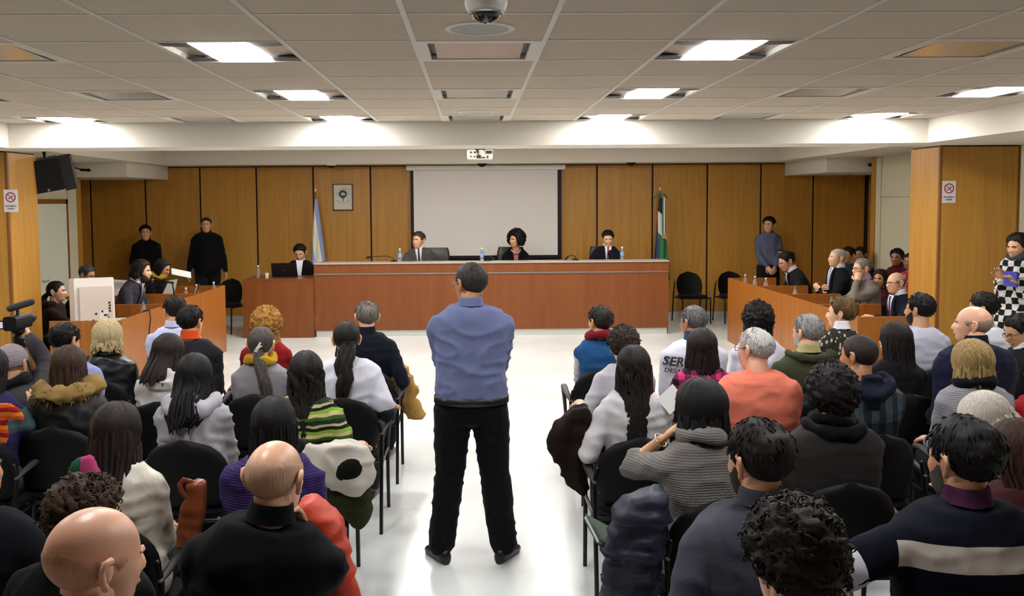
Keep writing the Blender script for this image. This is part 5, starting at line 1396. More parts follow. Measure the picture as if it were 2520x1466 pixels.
# ---- right party (seen in profile, facing left)
person('dark-haired lawyer with glasses bending over the farthest right desk', 1937, 620, 1.36, -88, hy=-10, hp=22, hs=1.12, y=12.85, lean=24, tone='mid', hair=('short', '#120D0B'), top=cloth('#17181B', 'wool'), topname='suit_jacket', arms=('desk', 'desk'), collar=[('suit', '#D8D8E0', 'cotton', '#16161E'), ('shirt', '#D8D8E0')], glasses='#5A60B8', bw=1.05, chair_lab='black chair of the lawyer bending over the right desk')
person('grey-haired lawyer in dark suit and pale blue tie with folded arms', 2062, 610, 1.46, -92, hy=-2, hp=-3, hs=1.08, y=11.95, lean=-2, tone='fair', hair=('ring', '#8B8580', {'upper': 1.2, 'tip': '#C2BCB6', 't': .008}), top=cloth('#15151B', 'wool'), topname='suit_jacket', curl=1.1, arms=('fold', 'fold'), collar=[('suit', '#D5D5E4', 'cotton', '#A9B2DC'), ('shirt', '#D5D5E4')], bw=1.05, chair_lab='black chair of the grey-haired lawyer with folded arms')
person('lawyer in grey tweed jacket and lilac shirt with his hand at his mouth', 2122, 638, 1.41, -92, hy=-4, hp=2, y=10.6, lean=6, tone='fair', hair=('crop', '#6E655E', {'tip': '#A89E96', 't': .01}), top=cloth('#7A7166', 'wool'), topname='tweed_jacket', arms=('mouth', 'desk'), collar=[('suit', '#B79BC8', 'cotton', '#3E2E52'), ('shirt', '#B79BC8')], glasses='#1A1614', bw=1.1, chair_lab='black chair of the lawyer in grey tweed')
person('balding lawyer with glasses and navy suit at the nearest right desk', 2207, 678, 1.31, -92, hy=-4, hp=4, y=9.85, lean=8, tone='fair', hair=('ring', '#6F6862', {'upper': .55, 'tip': '#9C948C'}), top=cloth('#121421', 'wool'), topname='suit_jacket', arms=('desk', 'lap'), collar=[('suit', '#E0E0E8', 'cotton', '#5A2A58'), ('shirt', '#E0E0E8')], glasses='#14110F', chair_lab='black chair of the balding lawyer beside the right pillar')

# ---- people sitting along the right wall behind the lawyers
person('dark-haired man mostly hidden behind the grey-haired lawyer', 2088, 609, 1.40, -110, hy=-10, y=13.25, tone='tan', hair=('short', BLK), top='#20262B', topname='jacket', arms=('lap', 'lap'), vox=.02)
person('dark-haired man by the right wall behind the grey tweed lawyer', 2118, 611, 1.36, -115, hy=-10, y=13.95, tone='deep', hair=('short', BLK), top='#151416', topname='jacket', arms=('lap', 'lap'), vox=.02)
person('man in maroon sweater sitting against the pale right wall', 2208, 617, 1.41, -120, hy=-16, hp=4, y=12.55, tone='deep', hair=('short', BLK), top=cloth('#4A1420', 'wool'), topname='sweater', arms=('fold', 'fold'), collar=[('stand', '#4A1420', 'wool')], bw=1.05)
person('woman in red and white top half hidden by the right pillar', 2240, 623, 1.38, -125, hy=-10, y=12.1, sex='f', tone='deep', hair=('pony', BLK), top=pattern_cloth('red_white_print', 'fleck', ('#A8343C', '#D8C8C8'), 30), topname='blouse', arms=('lap', 'lap'), vox=.02)
person('woman with dark red-brown hair between the tweed and the balding lawyer', 2168, 676, 1.22, -100, hy=-30, y=11.3, sex='f', tone='tan', hair=('bob', '#1E0A0A', {'len': .14}), top='#3A1018', topname='sweater', arms=('lap', 'lap'), vox=.02)
# ---- standing at the right edge
X = person('woman standing at the right edge wrapped in a black and white checked shawl', 2507, 573, 1.77, -118, hy=6, hp=8, pose='stand', y=8.45, sex='f', tone='mid', hair=('short', '#150F0E', {'t': .024}), top=pattern_cloth('black_white_checks', 'check', ('#C9C4BE', '#16151A'), 8.5, 8.5), topname='shawl', arms=((-.08, .17, 1.32), (.08, .16, 1.36)), flare=.1, toplen=.25, legs='#2A2A3C', wr=.02, collar=[('scarf', '#3B3A3E', 'wool')])
mb = MB(); S, E_, W_, _ = X['arm'][0]
mb.box(W_.x - .03, W_.x + .09, W_.y + .02, W_.y + .05, W_.z - .02, W_.z + .12); mb.build('folder_in_hand', plain('blue_folder', '#3A3CA0', rough=.5), X['root'])

# ================================================================= audience, left block
def aud(label, px, py, zt, short, **k):
    return person(label, px, py, zt, chair_lab='black chair of the %s' % short, **k)
aud('man in pale blue shirt with dark hair, front row beside the left desk', 430, 734, 1.33, 'man in the pale blue shirt at the front', hy=-38, hp=6, tone='mid', hair=('short', DKB), top=cloth('#B9BEDC'), collar=[('shirt', '#B9BEDC')], bw=1.0)
aud('man with black hair, charcoal jacket and orange collar', 467, 757, 1.34, 'man with the orange collar', hy=18, hp=2, tone='mid', hair=('short', BLK), top=cloth('#1D1D22', 'wool'), topname='jacket', collar=[('turtle', '#C8481C')], bw=1.08)
aud('woman with big curly golden hair and red sweater in the front row', 655, 767, 1.27, 'woman with curly golden hair', sex='f', tone='fair', hair=('bigcurl', '#6E4A18', {'len': .26, 'spread': 1.35, 'wave': 1.0, 'tip': '#C08A3A', 't': .045, 'locks': 90}), top=cloth('#7E1518', 'wool'), topname='sweater', bw=1.05)
aud('grey-haired balding man in navy sweater at the front beside the aisle', 903, 745, 1.34, 'man in the navy sweater by the aisle', hy=-14, hp=-4, tone='fair', hair=('thin', '#3A342F', {'tip': '#8A8078', 'spot': .09, 't': .014}), top=cloth('#10121E', 'wool'), topname='sweater', arms=('lap', 'rest'), collar=[('shirt', '#10121E')], bw=1.1)
aud('older woman with short blonde wavy hair and black leather jacket', 263, 795, 1.24, 'blonde woman in black leather', hy=-8, hp=8, sex='f', tone='fair', hair=('bob', '#8A7650', {'len': .09, 'wave': .8, 'tip': '#D0BC8E', 't': .034}), top=cloth('#0C0C0E', 'leather'), topname='leather_jacket', collar=[('stand', '#0C0C0E', 'leather')], bw=1.15, wr=.012)
aud('man in blue-grey shirt with black hair behind the video camera', 157, 802, 1.31, 'man in the blue-grey shirt', hy=30, hp=18, tone='mid', hair=('short', BLK), top=cloth('#8E93BC'), collar=[('shirt', '#8E93BC')], bw=1.15, hr=-6, face=-8)
aud('person with long black ponytail and white t-shirt by the aisle', 852, 795, 1.32, 'ponytailed person in white t-shirt', hy=-10, hp=2, tone='mid', hair=('pony', '#140D0A', {'tail': .42, 'side': -.05, 'wave': 1.3, 'fat': 1.5, 't': .014}), top=cloth('#CFCDD8'), topname='t_shirt', sleeve='short', bw=1.08, arms=('lap', 'rest'), under='#1C1C22', legs='#26262E', wr=.009)
PW = aud('woman with a long grey-brown ponytail in a hair clip and mustard scarf', 642, 808, 1.27, 'woman with the mustard scarf', hy=6, sex='f', tone='fair', hair=('pony', '#2B2420', {'tail': .40, 'side': .12, 'tip': '#5A524C', 'fat': 1.25, 't': .014}), top=cloth('#7E7A7E', 'wool'), topname='sweater', collar=[('scarf', '#B08A1C', 'knit')], glasses='#B8B8B8', bw=1.02)
W1 = aud('woman with dark brown bob and white hooded sweatshirt, head bent', 412, 828, 1.25, 'woman in the white hoodie', hy=22, hp=14, sex='f', tone='fair', hair=('bob', '#1E1410', {'len': .20, 't': .022, 'push': .05, 'locks': 20}), top=cloth('#C9C3C0', 'fleece'), topname='hoodie', collar=[('hood', '#C9C3C0', 'fleece')], bw=1.05, wr=.011)
aud('woman with long brown hair and a black coat with fur-trimmed hood', 168, 856, 1.28, 'woman in the fur-trimmed coat', hy=4, sex='f', tone='mid', hair=('long', '#241711', {'len': .44, 'tip': '#4A3424', 'spread': 1.1}), top=cloth('#0B0B0D', 'nylon'), topname='parka', collar=[('fur', '#8A7040', 'fleece')], bw=1.25, bd=1.2, wr=.01)
aud('woman with loose black hair and grey hooded sweatshirt', 476, 876, 1.28, 'woman in the grey hoodie', hy=8, hp=4, sex='f', tone='mid', hair=('long', '#0B0808', {'len': .25, 'spread': 1.3, 'wave': .2, 'push': .07, 'locks': 24}), top=cloth('#A19DA2', 'fleece'), topname='hoodie', collar=[('hood', '#AAA6AE', 'fleece')], bw=1.15, wr=.011)
aud('woman with long curly black hair and green striped sweater', 752, 870, 1.29, 'woman in the green striped sweater', hy=-4, sex='f', tone='mid', hair=('long', '#0F0A08', {'len': .40, 'wave': 1.3, 'spread': 1.15, 'locks': 80}), top=pattern_cloth('green_stripes', 'stripes', [(0, '#1E2A1A'), (.2, '#3C5A20'), (.38, '#B4A878'), (.55, '#7A9A34'), (.72, '#12160F'), (.88, '#A8A070')], 9.5), topname='sweater', bw=1.05, wr=.011, arms=('lap', 'rest'))
OP = aud('camera operator in a grey knitted beanie reaching up to the camcorder', 26, 852, 1.24, 'operator in the grey beanie', hy=6, tone='mid', hair=('beanie', '#8E8288'), top=cloth('#3E3C40', 'wool'), topname='sweater', arms=('lap', (-.02, .30, 1.27, .9, .1, -.5)), collar=[('scarf', '#16161C', 'knit')], hand_n=(None, (-1, .1, .1)))
aud('person in purple and teal jacket cut off by the left edge', -30, 862, 1.30, 'person in the purple jacket', hy=10, hp=10, sex='f', tone='fair', hair=('long', DKB, {'len': .2}), top=pattern_cloth('purple_teal', 'stripes', [(0, '#2A2448'), (.45, '#2E2A5C'), (.6, '#4A5E60')], 3.0), topname='jacket', arms=('lap', (.14, .25, .92)))
aud('woman with half-up dark brown hair and cream jacket with pink scarf', 283, 1000, 1.28, 'woman in the cream jacket', hy=14, hp=6, sex='f', tone='mid', hair=('long', '#160E0B', {'len': .36, 'side': .03, 't': .02, 'tip': '#2E2019'}), top=cloth('#B8B0A0', 'leather'), topname='jacket', bw=1.12, wr=.010, collar=[('stand', '#B8B0A0')])
aud('woman with straight black hair and purple knitted sweater', 672, 985, 1.28, 'woman in the purple sweater', hy=0, sex='f', tone='mid', hair=('long', '#0C0908', {'len': .34, 'spread': 1.2}), top=cloth('#35265A', 'knit'), topname='sweater', bw=1.15, wr=.010)
aud('bald man in black fleece holding his chin, in front on the left', 673, 1088, 1.38, 'bald man in black fleece', hy=16, hp=6, tone='fair', hs=1.06, top=cloth('#060607', 'fleece'), topname='fleece_jacket', arms=('lap', 'chin'), collar=[('stand', '#060607', 'fleece')], bw=1.18, bd=1.15, sidelean=7, vox=.012, hair=('ring', '#B08C72', {'upper': .75, 't': .0012, 'tip': '#BE987C'}))
aud('man with messy brown hair leaning right, hand at his cheek', 205, 1190, 1.26, 'man with messy brown hair', face=12, hy=48, hp=12, hr=14, tone='fair', hair=('curly', '#1C120C', {'tip': '#4A3220', 't': .03}), top=cloth('#0A090A', 'wool'), topname='sweater', arms=('lap', 'cheek'), bw=1.15, vox=.012)
aud('bald man close to the camera in the bottom left corner', 222, 1254, 1.40, 'bald man nearest the camera', face=10, hy=34, hp=8, hr=3, tone='pink', hs=1.13, hair=('ring', '#B98A70', {'upper': .45, 't': .0012, 'tip': '#C89A80'}), top=cloth('#070708', 'cotton'), topname='shirt', bw=1.2, vox=.012)
aud('person in black jacket at the left edge with a hand on the lap', -75, 1085, 1.32, 'person in black at the left edge', hy=20, tone='mid', hair=('short', BLK), top=cloth('#0B0C12', 'wool'), topname='jacket', arms=('lap', (.26, .25, .80)), bw=1.2)

# ================================================================= audience, right block
aud('woman with cropped dark hair, dark red scarf and blue vest by the aisle', 1478, 757, 1.30, 'woman in the blue vest', hy=-32, sex='f', tone='mid', hair=('crop', '#17110F', {'t': .014, 'tip': '#38302C'}), top=cloth('#1F4A78', 'fleece'), topname='vest', sleeve='none', under='#B8B6BC', collar=[('scarf', '#6E1420', 'wool')], bw=1.02)
SV = [i for i in PEND][-1]
SG = aud('grey-haired man in white printed t-shirt', 1708, 756, 1.35, 'man in the white printed t-shirt', hy=-34, hp=2, tone='tan', hair=('short', '#2E2B2A', {'tip': '#8A8886', 't': .012}), top=cloth('#CDCDDA'), topname='t_shirt', sleeve='half', bw=1.1, wr=.003, collar=[('turtle', '#2A3A5A')])
def on_back(I, g=.036):
    Lt = (I['N'] - I['P']).length
    def f(v):
        t = (v.z - I['P'].z) / (I['U'].z * Lt); a, b = I['sec'](t, g); p = I['pt'](t, max(-.95, min(.95, v.x / a)), g, True)
        return (v.x, p.y, v.z)
    return f
text('lettering', 'SERGIO', .085, INK, SG['top'], (-.10, -.2, SG['N'].z - .15), post=on_back(SG), shear=.25, bold=.003)
text('lettering', 'DESAPARECIDO', .042, INK, SG['top'], (-.08, -.2, SG['N'].z - .215), post=on_back(SG), shear=.25, bold=.001)
aud('woman with dark curly hair and white t-shirt in front of the right desk', 1866, 752, 1.33, 'woman with curly hair and white t-shirt', hy=-8, sex='f', tone='tan', hair=('bigcurl', '#120C0B', {'len': .20, 'wave': 1.2, 't': .036, 'locks': 60}), top=cloth('#CFCFDA'), topname='t_shirt', bw=1.02)
aud('grey-haired bearded man in olive green jacket', 1990, 778, 1.36, 'man in the olive jacket', hy=-30, hp=4, tone='fair', hair=('short', '#6A6764', {'tip': '#B4B0AC', 't': .013}), top=cloth('#3A3D2C'), topname='jacket', collar=[('stand', '#A79C6E'), ('lapelback', '#3A3D2C')], beard='#A9A49E', bw=1.15)
aud('woman with short brown hair and flecked cardigan before the right desk', 2072, 738, 1.32, 'woman in the flecked cardigan', hy=-58, sex='f', tone='fair', hair=('short', '#3A2814', {'tip': '#7A5C34', 't': .028}), top=pattern_cloth('flecked_knit', 'fleck', ('#2B2822', '#A89F8C'), 26), topname='cardigan', collar=[('turtle', '#D8D8DC')], bw=1.0)
aud('man with dark hair and light grey t-shirt beside the right pillar', 2265, 728, 1.38, 'man in the light grey t-shirt', face=-6, hy=-32, tone='mid', hair=('short', '#0F0C0B', {'t': .02}), top=cloth('#A9A9B6'), topname='t_shirt', sleeve='half', bw=1.0, beard='#2A1E18')
aud('woman with short dark brown hair and pale grey top by the aisle', 1535, 812, 1.26, 'woman in the pale grey top', hy=-6, hp=4, sex='f', tone='mid', hair=('curly', '#1D1310', {'t': .03, 'tip': '#3E2E22'}), top=cloth('#B4B2B8'), topname='sweater', bw=1.05, arms=('rest', 'lap'))
aud('woman with dark bob and pink and black plaid shirt', 1728, 815, 1.26, 'woman in the pink plaid shirt', hy=8, sex='f', tone='mid', hair=('bob', '#150C0B', {'len': .15, 't': .026}), top=pattern_cloth('pink_black_plaid', 'plaid', ('#C2306C', '#6E1C44', '#15121A'), 13, 13), topname='shirt', collar=[('shirt', '#6E1C44')], bw=1.05)
aud('white-haired balding man with glasses and orange t-shirt', 1862, 810, 1.38, 'man in the orange t-shirt', face=-6, hy=-30, hp=2, tone='pink', hs=1.05, hair=('thin', '#8E8984', {'tip': '#D8D4D0', 'spot': .5, 't': .013}), top=cloth('#D0705A', 'cotton', .05), topname='t_shirt', sleeve='half', bw=1.30, bd=1.25, glasses='#2A2624', wr=.007)
aud('woman with long straight dark hair in front of the right desk end', 2205, 797, 1.29, 'woman with long dark hair on the right', hy=-30, sex='f', tone='fair', hair=('long', '#120D0C', {'len': .40, 'spread': 1.1}), top=cloth('#111014', 'wool'), topname='sweater')
aud('man with shaved hair, navy hood and dark plaid jacket', 2117, 828, 1.36, 'man in the dark plaid jacket', face=-8, hy=-30, hp=6, tone='tan', hair=('crop', '#1A1412', {'t': .005, 'tip': '#3A302A'}), top=pattern_cloth('dark_plaid', 'plaid', ('#3E4A52', '#222A32', '#0F1216', '#6E5A44'), 11, 3.0), topname='jacket', collar=[('hood', '#181A2C', 'fleece')], bw=1.15)
aud('large bald man in navy polo and dark vest on the right', 2398, 754, 1.43, 'large bald man in navy', face=-10, hy=-48, tone='pink', hs=1.06, hair=('ring', '#8A7466', {'upper': .5, 't': .002, 'tip': '#A08C80'}), top=cloth('#12152A', 'wool'), topname='fleece_vest', collar=[('stand', '#12152A', 'wool')], sleeve='half', bw=1.42, bd=1.3, arms=('rest', 'lap'))
aud('man with black hair and white t-shirt behind the large bald man', 2422, 727, 1.36, 'man in white behind the large bald man', face=-20, hy=-34, hp=10, tone='mid', hair=('short', BLK, {'t': .024}), top=cloth('#D2D2DC'), topname='t_shirt', sleeve='half')
aud('man with glasses and black shirt looking down at the right edge', 2512, 778, 1.26, 'man with glasses at the right edge', face=-70, hy=-20, hp=24, tone='mid', hair=('short', '#140E0C'), top=cloth('#101014'), glasses='#16110F', collar=[('shirt', '#D8D8DC')])
aud('woman with blonde-streaked bob and grey knitted sweater', 2395, 846, 1.29, 'blonde woman in the grey knit', hy=-14, hp=2, sex='f', tone='fair', hair=('bob', '#5E4A2C', {'len': .11, 'tip': '#C0A268', 't': .03}), top=cloth('#8E8B92', 'knit'), topname='sweater', collar=[('scarf', '#101013', 'wool')], glasses='#B8B4AE', bw=1.2, bd=1.1)
aud('woman with long wavy dark hair and white long-sleeved top', 1560, 856, 1.31, 'woman with wavy hair in the white top', hy=6, hp=2, sex='f', tone='mid', hair=('long', '#120B09', {'len': .40, 'wave': 1.1, 'spread': 1.2, 'locks': 90}), top=cloth('#BDB8BA'), topname='top', arms=('rest', 'lap'), bw=1.05, wr=.008)
BB = aud('woman with black bob and grey cowl-neck sweater touching her mouth', 1727, 945, 1.31, 'woman in the grey cowl-neck', face=-10, hy=-18, hp=4, sex='f', tone='mid', hs=1.03, hair=('bob', '#080708', {'len': .12, 't': .03, 'tip': '#1A1818'}), top=cloth('#77726E', 'knit'), topname='sweater', sleeve='half', arms=('mouth', 'lap'), collar=[('scarf', '#837E7A', 'knit')], bw=1.15, bodyvox=.013, vox=.012)
mb = MB()
S, E_, W_, _ = BB['arm'][0]; dv = (W_ - E_).normalized(); u_ = dv.orthogonal().normalized(); v_ = dv.cross(u_)
for f, r in ((.92, .033), (.30, .044)):
    c = E_.lerp(W_, f); mb.tube([c + u_ * (r * math.cos(t)) + v_ * (r * math.sin(t)) for t in [2 * PI * k / 18 for k in range(19)]], .004, 6)
mb.build('bracelet', plain('silver_bracelet', '#C8BCA8', rough=.25, metal=.9), BB['root'], True)
mb = MB(); c = BB['hp']((-.083, -.005, -.06)); mb.tube([c + Vector((0, .026 * math.cos(t), .026 * math.sin(t))) for t in [2 * PI * k / 18 for k in range(19)]], .002, 5); mb.build('hoop_earring', M_STEEL, BB['root'], True)
aud('woman with short dark curly hair and charcoal coat with black collar', 2047, 915, 1.32, 'woman in the charcoal coat', hy=6, hp=2, sex='f', tone='mid', hs=1.03, hair=('curly', '#100B0A', {'t': .042}), top=cloth('#2A2726', 'wool'), topname='coat', collar=[('lapelback', '#0B0A0B', 'fleece'), ('neckroll', '#0B0A0B', 'fleece')], bw=1.30, bd=1.15)
aud('white-haired person bending forward behind the striped-sweater man', 2432, 996, 1.14, 'white-haired person bending forward', face=-30, hy=-20, hp=38, hr=-14, lean=22, tone='pink', hair=('bob', '#A79C90', {'len': .03, 't': .03, 'tip': '#D8CEC2'}), top=cloth('#101013'), topname='sweater', y=4.4)
aud('man in red top cut off by the right edge', 2575, 870, 1.22, 'man in red at the right edge', face=-10, hy=-20, tone='pink', hair=('short', BRN), top=cloth('#8E1218'), topname='t_shirt', sleeve='half', arms=((-.33, .18, .74), 'lap'), bw=1.15)
aud('man with dark hair thinning at the crown and slate jacket', 1872, 1046, 1.40, 'man with the thinning crown', hy=-26, hp=6, tone='mid', hs=1.10, hair=('thin', '#0F0B09', {'t': .016, 'spot': .035, 'tip': '#2A201A'}), top=cloth('#45454F', 'cotton'), topname='jacket', collar=[('shirt', '#45454F')], beard='#2A1E18', arms=('rest', 'lap'), bw=1.25, bd=1.15, vox=.012)
SM = aud('man with black hair and navy sweater with a broad cream stripe', 2376, 1042, 1.40, 'man in the striped navy sweater', hy=-22, hp=4, tone='mid', hs=1.12, hair=('short', '#090707', {'t': .02, 'tip': '#1C1614'}), top=banded_cloth('navy_with_cream_band', '#0D0F1A', '#B9AFA4', at_y(2350, 1362, 2.85).z, at_y(2350, 1302, 2.85).z, .26), topname='sweater', sleeve='half', collar=[('shirt', '#4A2440')], arms=((-.36, .14, .82, -1, -.4, -.1), 'lap'), beard='#4A4440', bw=1.30, bd=1.2, vox=.012, wr=.004)
aud('woman with long reddish brown hair in the bottom right corner', 2508, 1042, 1.22, 'woman with reddish brown hair', face=-10, hy=-36, hp=6, sex='f', tone='mid', hs=1.05, hair=('long', '#1C100C', {'len': .26, 'tip': '#4A2A1C'}), top=cloth('#3A1A1E', 'wool'), topname='sweater')
aud('person with dark curly hair close to the camera at the bottom', 1957, 1266, 1.41, 'curly-haired person nearest the camera', hy=-12, hp=10, tone='mid', hs=1.02, hair=('curly', '#14100D', {'t': .036, 'tip': '#33291F'}), top=cloth('#8E9CC8'), topname='shirt', collar=[('shirt', '#8E9CC8')], bw=1.1, vox=.012)
# cream stripe and cuff bands knitted into the navy sweater
Lt = (SM['N'] - SM['P']).length
def band(I, t0, t1, g, name, m, a0=-1.0, a1=1.0):
    mb = MB(); rows = []
    for i in range(7):
        t = t0 + (t1 - t0) * i / 6; rows.append([I['pt'](t, u, g, True) for u in [a0 + (a1 - a0) * k / 24 for k in range(25)]])
    mb.loft(rows, closed=False, cap=False); return mb.build(name, m, I['top'], True)
S, E_, W_, _ = SM['arm'][0]
for f0, f1, c_ in ((.62, .80, '#C8C2CA'), (.88, .93, '#C8C2CA')):
    mb = MB(); A_, B_ = S.lerp(E_, f0), S.lerp(E_, f1); mb.tube([A_, A_.lerp(B_, .5), B_], [.073, .074, .073], 18, round_ends=False); mb.build('sleeve_band', cloth(c_), SM['top'], True)
# ------------------------------------------------------------------ draped clothes, bags and small things
def drape(name, label, cat, Y, strands, mat, vox=.014, wr=.010, quilt=0, parent_parts=None, iters=5):
    """soft thing: strands of (px, py, dy, radius) chains at depth Y merged into one cloth body"""
    ws = [[(at_y(px, py, Y + dy), r) for px, py, dy, r in st] for st in strands]
    base = Vector((sum(p.x for s in ws for p, _ in s) / sum(len(s) for s in ws), Y, 0))
    zmin = min(p.z - r for s in ws for p, r in s); base.z = max(0, zmin)
    o = empty(name, base); tag(o, label, cat)
    mb = MB()
    for s in ws: mb.tube([p - base for p, _ in s], [r for _, r in s], 14, flat=(.55, 1.15), up=(0, 1, 0))
    ob = mb.build('cloth_body', mat, o); COUNT[0] += 1
    PEND.append((ob, None, vox, iters, wr, quilt, COUNT[0] * 7))
    return o, base
def hang(name, label, cat, Y, rows, mat, depth=.05, ripple=.014, freq=38.0, vox=.013, wr=.010, quilt=0, tilt=0.0):
    """cloth hanging in folds: rows of (py, left px, right px) lofted into a thick sheet at depth Y"""
    W = [(at_y(l, py, Y), at_y(r, py, Y)) for py, l, r in rows]
    zmin = min(a.z for a, _ in W); base = Vector((sum((a.x + b.x) / 2 for a, b in W) / len(W), Y, max(0, zmin)))
    o = empty(name, base); tag(o, label, cat); mb = MB(); rings = []; n = 22
    for i, (a, b) in enumerate(W):
        f = i / (len(W) - 1); rr = []; cx = (a.x + b.x) / 2; hw = (b.x - a.x) / 2; d = depth * (.75 + .5 * math.sin(PI * min(1, f + .15)))
        for k in range(2 * n):
            an = 2 * PI * k / (2 * n); c, s_ = math.cos(an), math.sin(an)
            x = hw * math.copysign(abs(c) ** .8, c)
            rr.append((cx + x - base.x, d * math.copysign(abs(s_) ** .8, s_) + ripple * (.3 + f) * math.sin(freq * x + 2.2 * f + i * .4) - tilt * f, a.z + .012 * math.sin(x * 25 + i) - base.z))
        rings.append(rr)
    mb.loft(rings); ob = mb.build('cloth_body', mat, o); COUNT[0] += 1
    PEND.append((ob, None, vox, 3, wr, quilt, COUNT[0] * 7))
    return o, base
hang('camel_coat', 'camel coat draped over the armrest of the navy-sweater man', 'coat', 7.3, [(893, 952, 985), (915, 958, 1008), (938, 962, 1022), (955, 966, 1030), (975, 972, 1022), (995, 985, 1028), (1012, 1000, 1038), (1026, 1016, 1042)], cloth('#A07C42', 'wool'), .06, wr=.016)
drape('handbag', 'dark brown handbag hanging from the chair of the navy-sweater man', 'bag', 7.05, [[(950, 965, 0, .06), (958, 1000, 0, .07), (955, 1030, 0, .06)]], cloth('#2A1A12', 'leather'))
hang('brown_coat', 'dark brown coat hanging over the aisle chair on the right', 'coat', 5.0, [(1004, 1405, 1448), (1030, 1376, 1452), (1060, 1356, 1454), (1085, 1352, 1454), (1115, 1358, 1452), (1150, 1376, 1450), (1185, 1398, 1448), (1220, 1424, 1446)], cloth('#1C110B', 'wool'), .06, .02, wr=.014)
o, b = hang('white_fleece_jacket', 'white fleece jacket with dark hood lining hung on the chair of the striped-sweater woman', 'jacket', 4.66, [(1094, 752, 905), (1120, 742, 918), (1150, 748, 921), (1180, 770, 919), (1200, 810, 912), (1214, 850, 898)], cloth('#C2BAAE', 'fleece'), .055, .012, wr=.010)
cpt = at_y(858, 1157, 4.60); mb = MB(); mb.ell(cpt - b, (.075, .03, .058), 18, 10, rot=Matrix.Rotation(-.5, 3, 'Y')); mb.build('hood_lining', cloth('#0A0B0A', 'fleece'), o, True)
hang('olive_coat', 'olive coat hanging below the white fleece jacket', 'coat', 4.72, [(1195, 800, 916), (1225, 806, 916), (1250, 822, 914), (1272, 840, 908), (1288, 856, 900)], cloth('#2E2F1C', 'wool'), .05)
hang('orange_puffer_jacket', 'bright orange-red padded jacket hanging beside the bald man in black', 'jacket', 3.05, [(1240, 728, 775), (1262, 728, 812), (1290, 735, 838), (1320, 745, 848), (1365, 765, 858), (1410, 775, 868), (1460, 785, 880), (1520, 790, 892)], cloth('#B8361A', 'nylon'), .07, .012, quilt=.008, wr=.010)
hang('navy_puffer_jacket', 'navy padded jacket hanging on the chair of the cowl-neck woman', 'jacket', 3.72, [(1222, 1540, 1640), (1236, 1515, 1640), (1255, 1508, 1640), (1275, 1520, 1640), (1300, 1515, 1640), (1335, 1492, 1635), (1380, 1485, 1630), (1440, 1482, 1620), (1500, 1482, 1620)], cloth('#191B30', 'nylon'), .08, .018, quilt=.009, wr=.014)
p = at_y(1478, 1312, 3.85); o = empty('notebook', p, .3); tag(o, 'dark green notebook sticking out beside the navy padded jacket', 'notebook')
mb = MB(); mb.box(-.05, .10, -.1, .1, -.006, .006); a = mb.build('pages', M_PAPER, o); a.rotation_euler = (.25, .55, 0)
mb = MB(); mb.box(-.055, .105, -.103, .103, .0065, .010); mb.box(-.055, .105, -.103, .103, -.010, -.0065); a = mb.build('cover', cloth('#1E3A2A', 'leather'), o); a.rotation_euler = (.25, .55, 0)
o, b = hang('leather_bag', 'tan leather shoulder bag between the chairs near the cream jacket', 'bag', 3.75, [(1182, 462, 486), (1192, 458, 505), (1212, 458, 508), (1240, 450, 508), (1280, 440, 502), (1320, 432, 494), (1345, 430, 485)], cloth('#7E3E22', 'leather'), .03, .006, wr=.006)
mb = MB(); mb.tube([at_y(x, y, 3.73) - b for x, y in ((472, 1186), (452, 1180), (442, 1192), (448, 1212), (462, 1225), (472, 1240))], .009, 8, flat=(.5, 1.3)); mb.build('strap', cloth('#7E3E22', 'leather'), o, True)
drape('rainbow_scarf', 'red and orange scarf draped over a chair at the left edge', 'scarf', 4.9, [[(-20, 1010, 0, .035), (15, 1006, 0, .04), (40, 1018, 0, .03), (55, 1030, 0, .02)], [(0, 1012, 0, .035), (5, 1050, 0, .035), (8, 1085, 0, .03)]], pattern_cloth('red_orange_scarf', 'stripes', [(0, '#8E1A14'), (.4, '#C8501C'), (.7, '#D87A22')], 14), wr=.006)
drape('pink_scarf', 'pink and green scarf over the left shoulder of the cream-jacket woman', 'scarf', 3.62, [[(185, 1180, .02, .035), (200, 1150, 0, .04), (222, 1138, 0, .03)], [(222, 1150, 0, .03), (232, 1170, -.01, .03)]], pattern_cloth('pink_green_scarf', 'stripes', [(0, '#B0406E'), (.72, '#1E5A40')], 3.2, along='X'), wr=.006)
p = at_y(1653, 978, 4.9); o = empty('paper_sheets', p, .6); tag(o, 'white sheet held in front of the plaid-shirt woman', 'papers', 'papers lying about'); mb = MB(); mb.box(-.08, .06, -.002, .002, -.06, .05); a = mb.build('sheets', M_PAPER, o); a.rotation_euler = (-.5, -.5, 0)
p = at_y(2300, 800, 8.0); chair((p.x + .1, 8.1, 0), -60, 'black chair standing against the right pillar beside the grey t-shirt', 'black audience chairs', False)

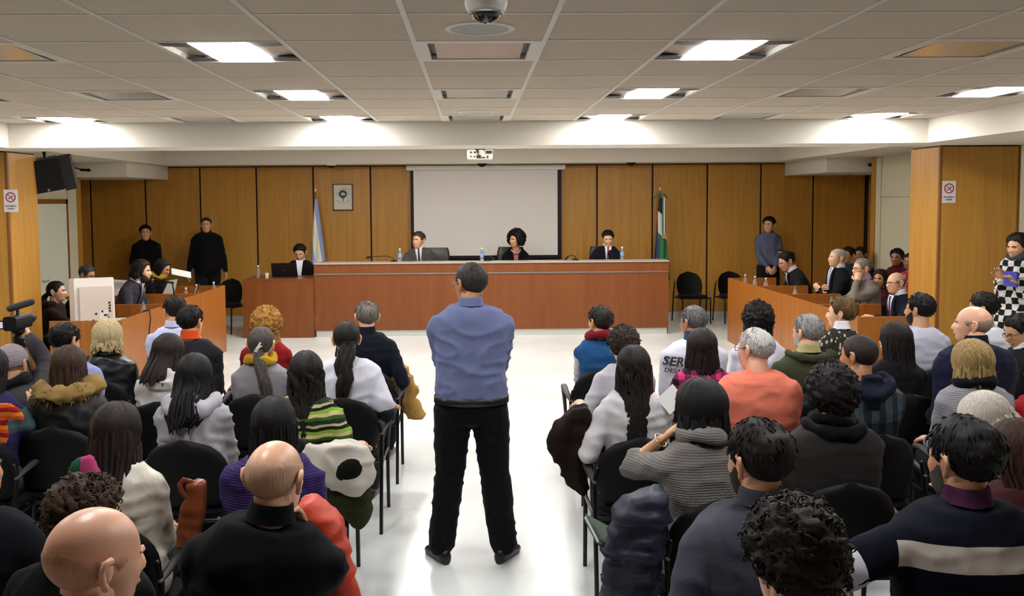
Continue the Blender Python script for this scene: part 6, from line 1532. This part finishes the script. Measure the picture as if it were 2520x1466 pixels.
# camcorder on tripod
pc = at_y(44, 790, 5.78)
o = empty('camcorder', (pc.x, 5.78, pc.z - .05)); tag(o, 'black camcorder with flip-out screen and microphone on the tripod', 'video camera')
mb = MB(); mb.rbox(-.045, .04, -.10, .11, .0, .09, .02, 'Y'); mb.build('body', M_BLACK, o, 40)
mb = MB(); mb.tube([(0, .11, .05), (0, .17, .05)], .035, 14); mb.build('lens', M_BLACK, o, 40)
mb = MB(); mb.tube([(-.03, -.03, .135), (.06, .06, .165)], .022, 10); mb.tube([(0, 0, .09), (0, 0, .14)], .01); mb.build('microphone', plain('grey_foam', '#2E2C2C', rough=.9), o, 40)
mb = MB(); mb.box(-.135, -.055, -.015, -.003, .0, .055); sc_ = mb.build('flip_screen', M_BLACK, o); mb = MB(); mb.box(-.127, -.068, -.0165, -.0152, .008, .047); mb.build('screen', emissive('screen_pink', (.75, .55, .75), 1.0), sc_)
mb = MB(); mb.tube([(-.03, -.10, .03), (-.045, -.06, .045)], .005); mb.build('strap', M_BLACK, o)
zt_ = pc.z - .05
o = empty('tripod', (pc.x, 5.78, 0)); tag(o, 'grey tripod carrying the camcorder at the left', 'tripod')
mb = MB(); mb.lathe([(.001, zt_ - .10), (.03, zt_ - .10), (.035, zt_ - .06), (.02, zt_ - .04), (.04, zt_ - .02), (.04, zt_), (.001, zt_)], 14); mb.tube([(0, 0, zt_ - .09), (.05, -.02, zt_ - .1)], .012); mb.build('head', M_BLACK, o, 40)
mb = MB(); mb.tube([(0, 0, zt_ - .5), (0, 0, zt_ - .08)], .014); mb.build('column', M_BLACKM, o, True)
for k in range(3):
    a = 2 * PI * k / 3 + .5; mb = MB(); mb.tube([(.03 * math.cos(a), .03 * math.sin(a), zt_ - .12), (.3 * math.cos(a), .3 * math.sin(a), .012)], [.014, .01]); mb.build('leg', plain('tripod_grey', '#4A4644', rough=.35, metal=.6), o, True)

mb = MB(); c = PW['hp']((.012, -.12, .0)); mb.tube([c + Vector((-.03, 0, -.05)), c + Vector((.0, -.012, -.01)), c + Vector((.02, -.004, .03))], [.006, .011, .006], 8); mb.tube([c + Vector((-.005, -.01, -.045)), c + Vector((.005, -.016, .0)), c + Vector((.03, -.006, .01))], [.004, .008, .004], 8); mb.build('hair_clip', plain('pearl_clip', '#C9C2B8', rough=.3), PW['root'], True)
finish()
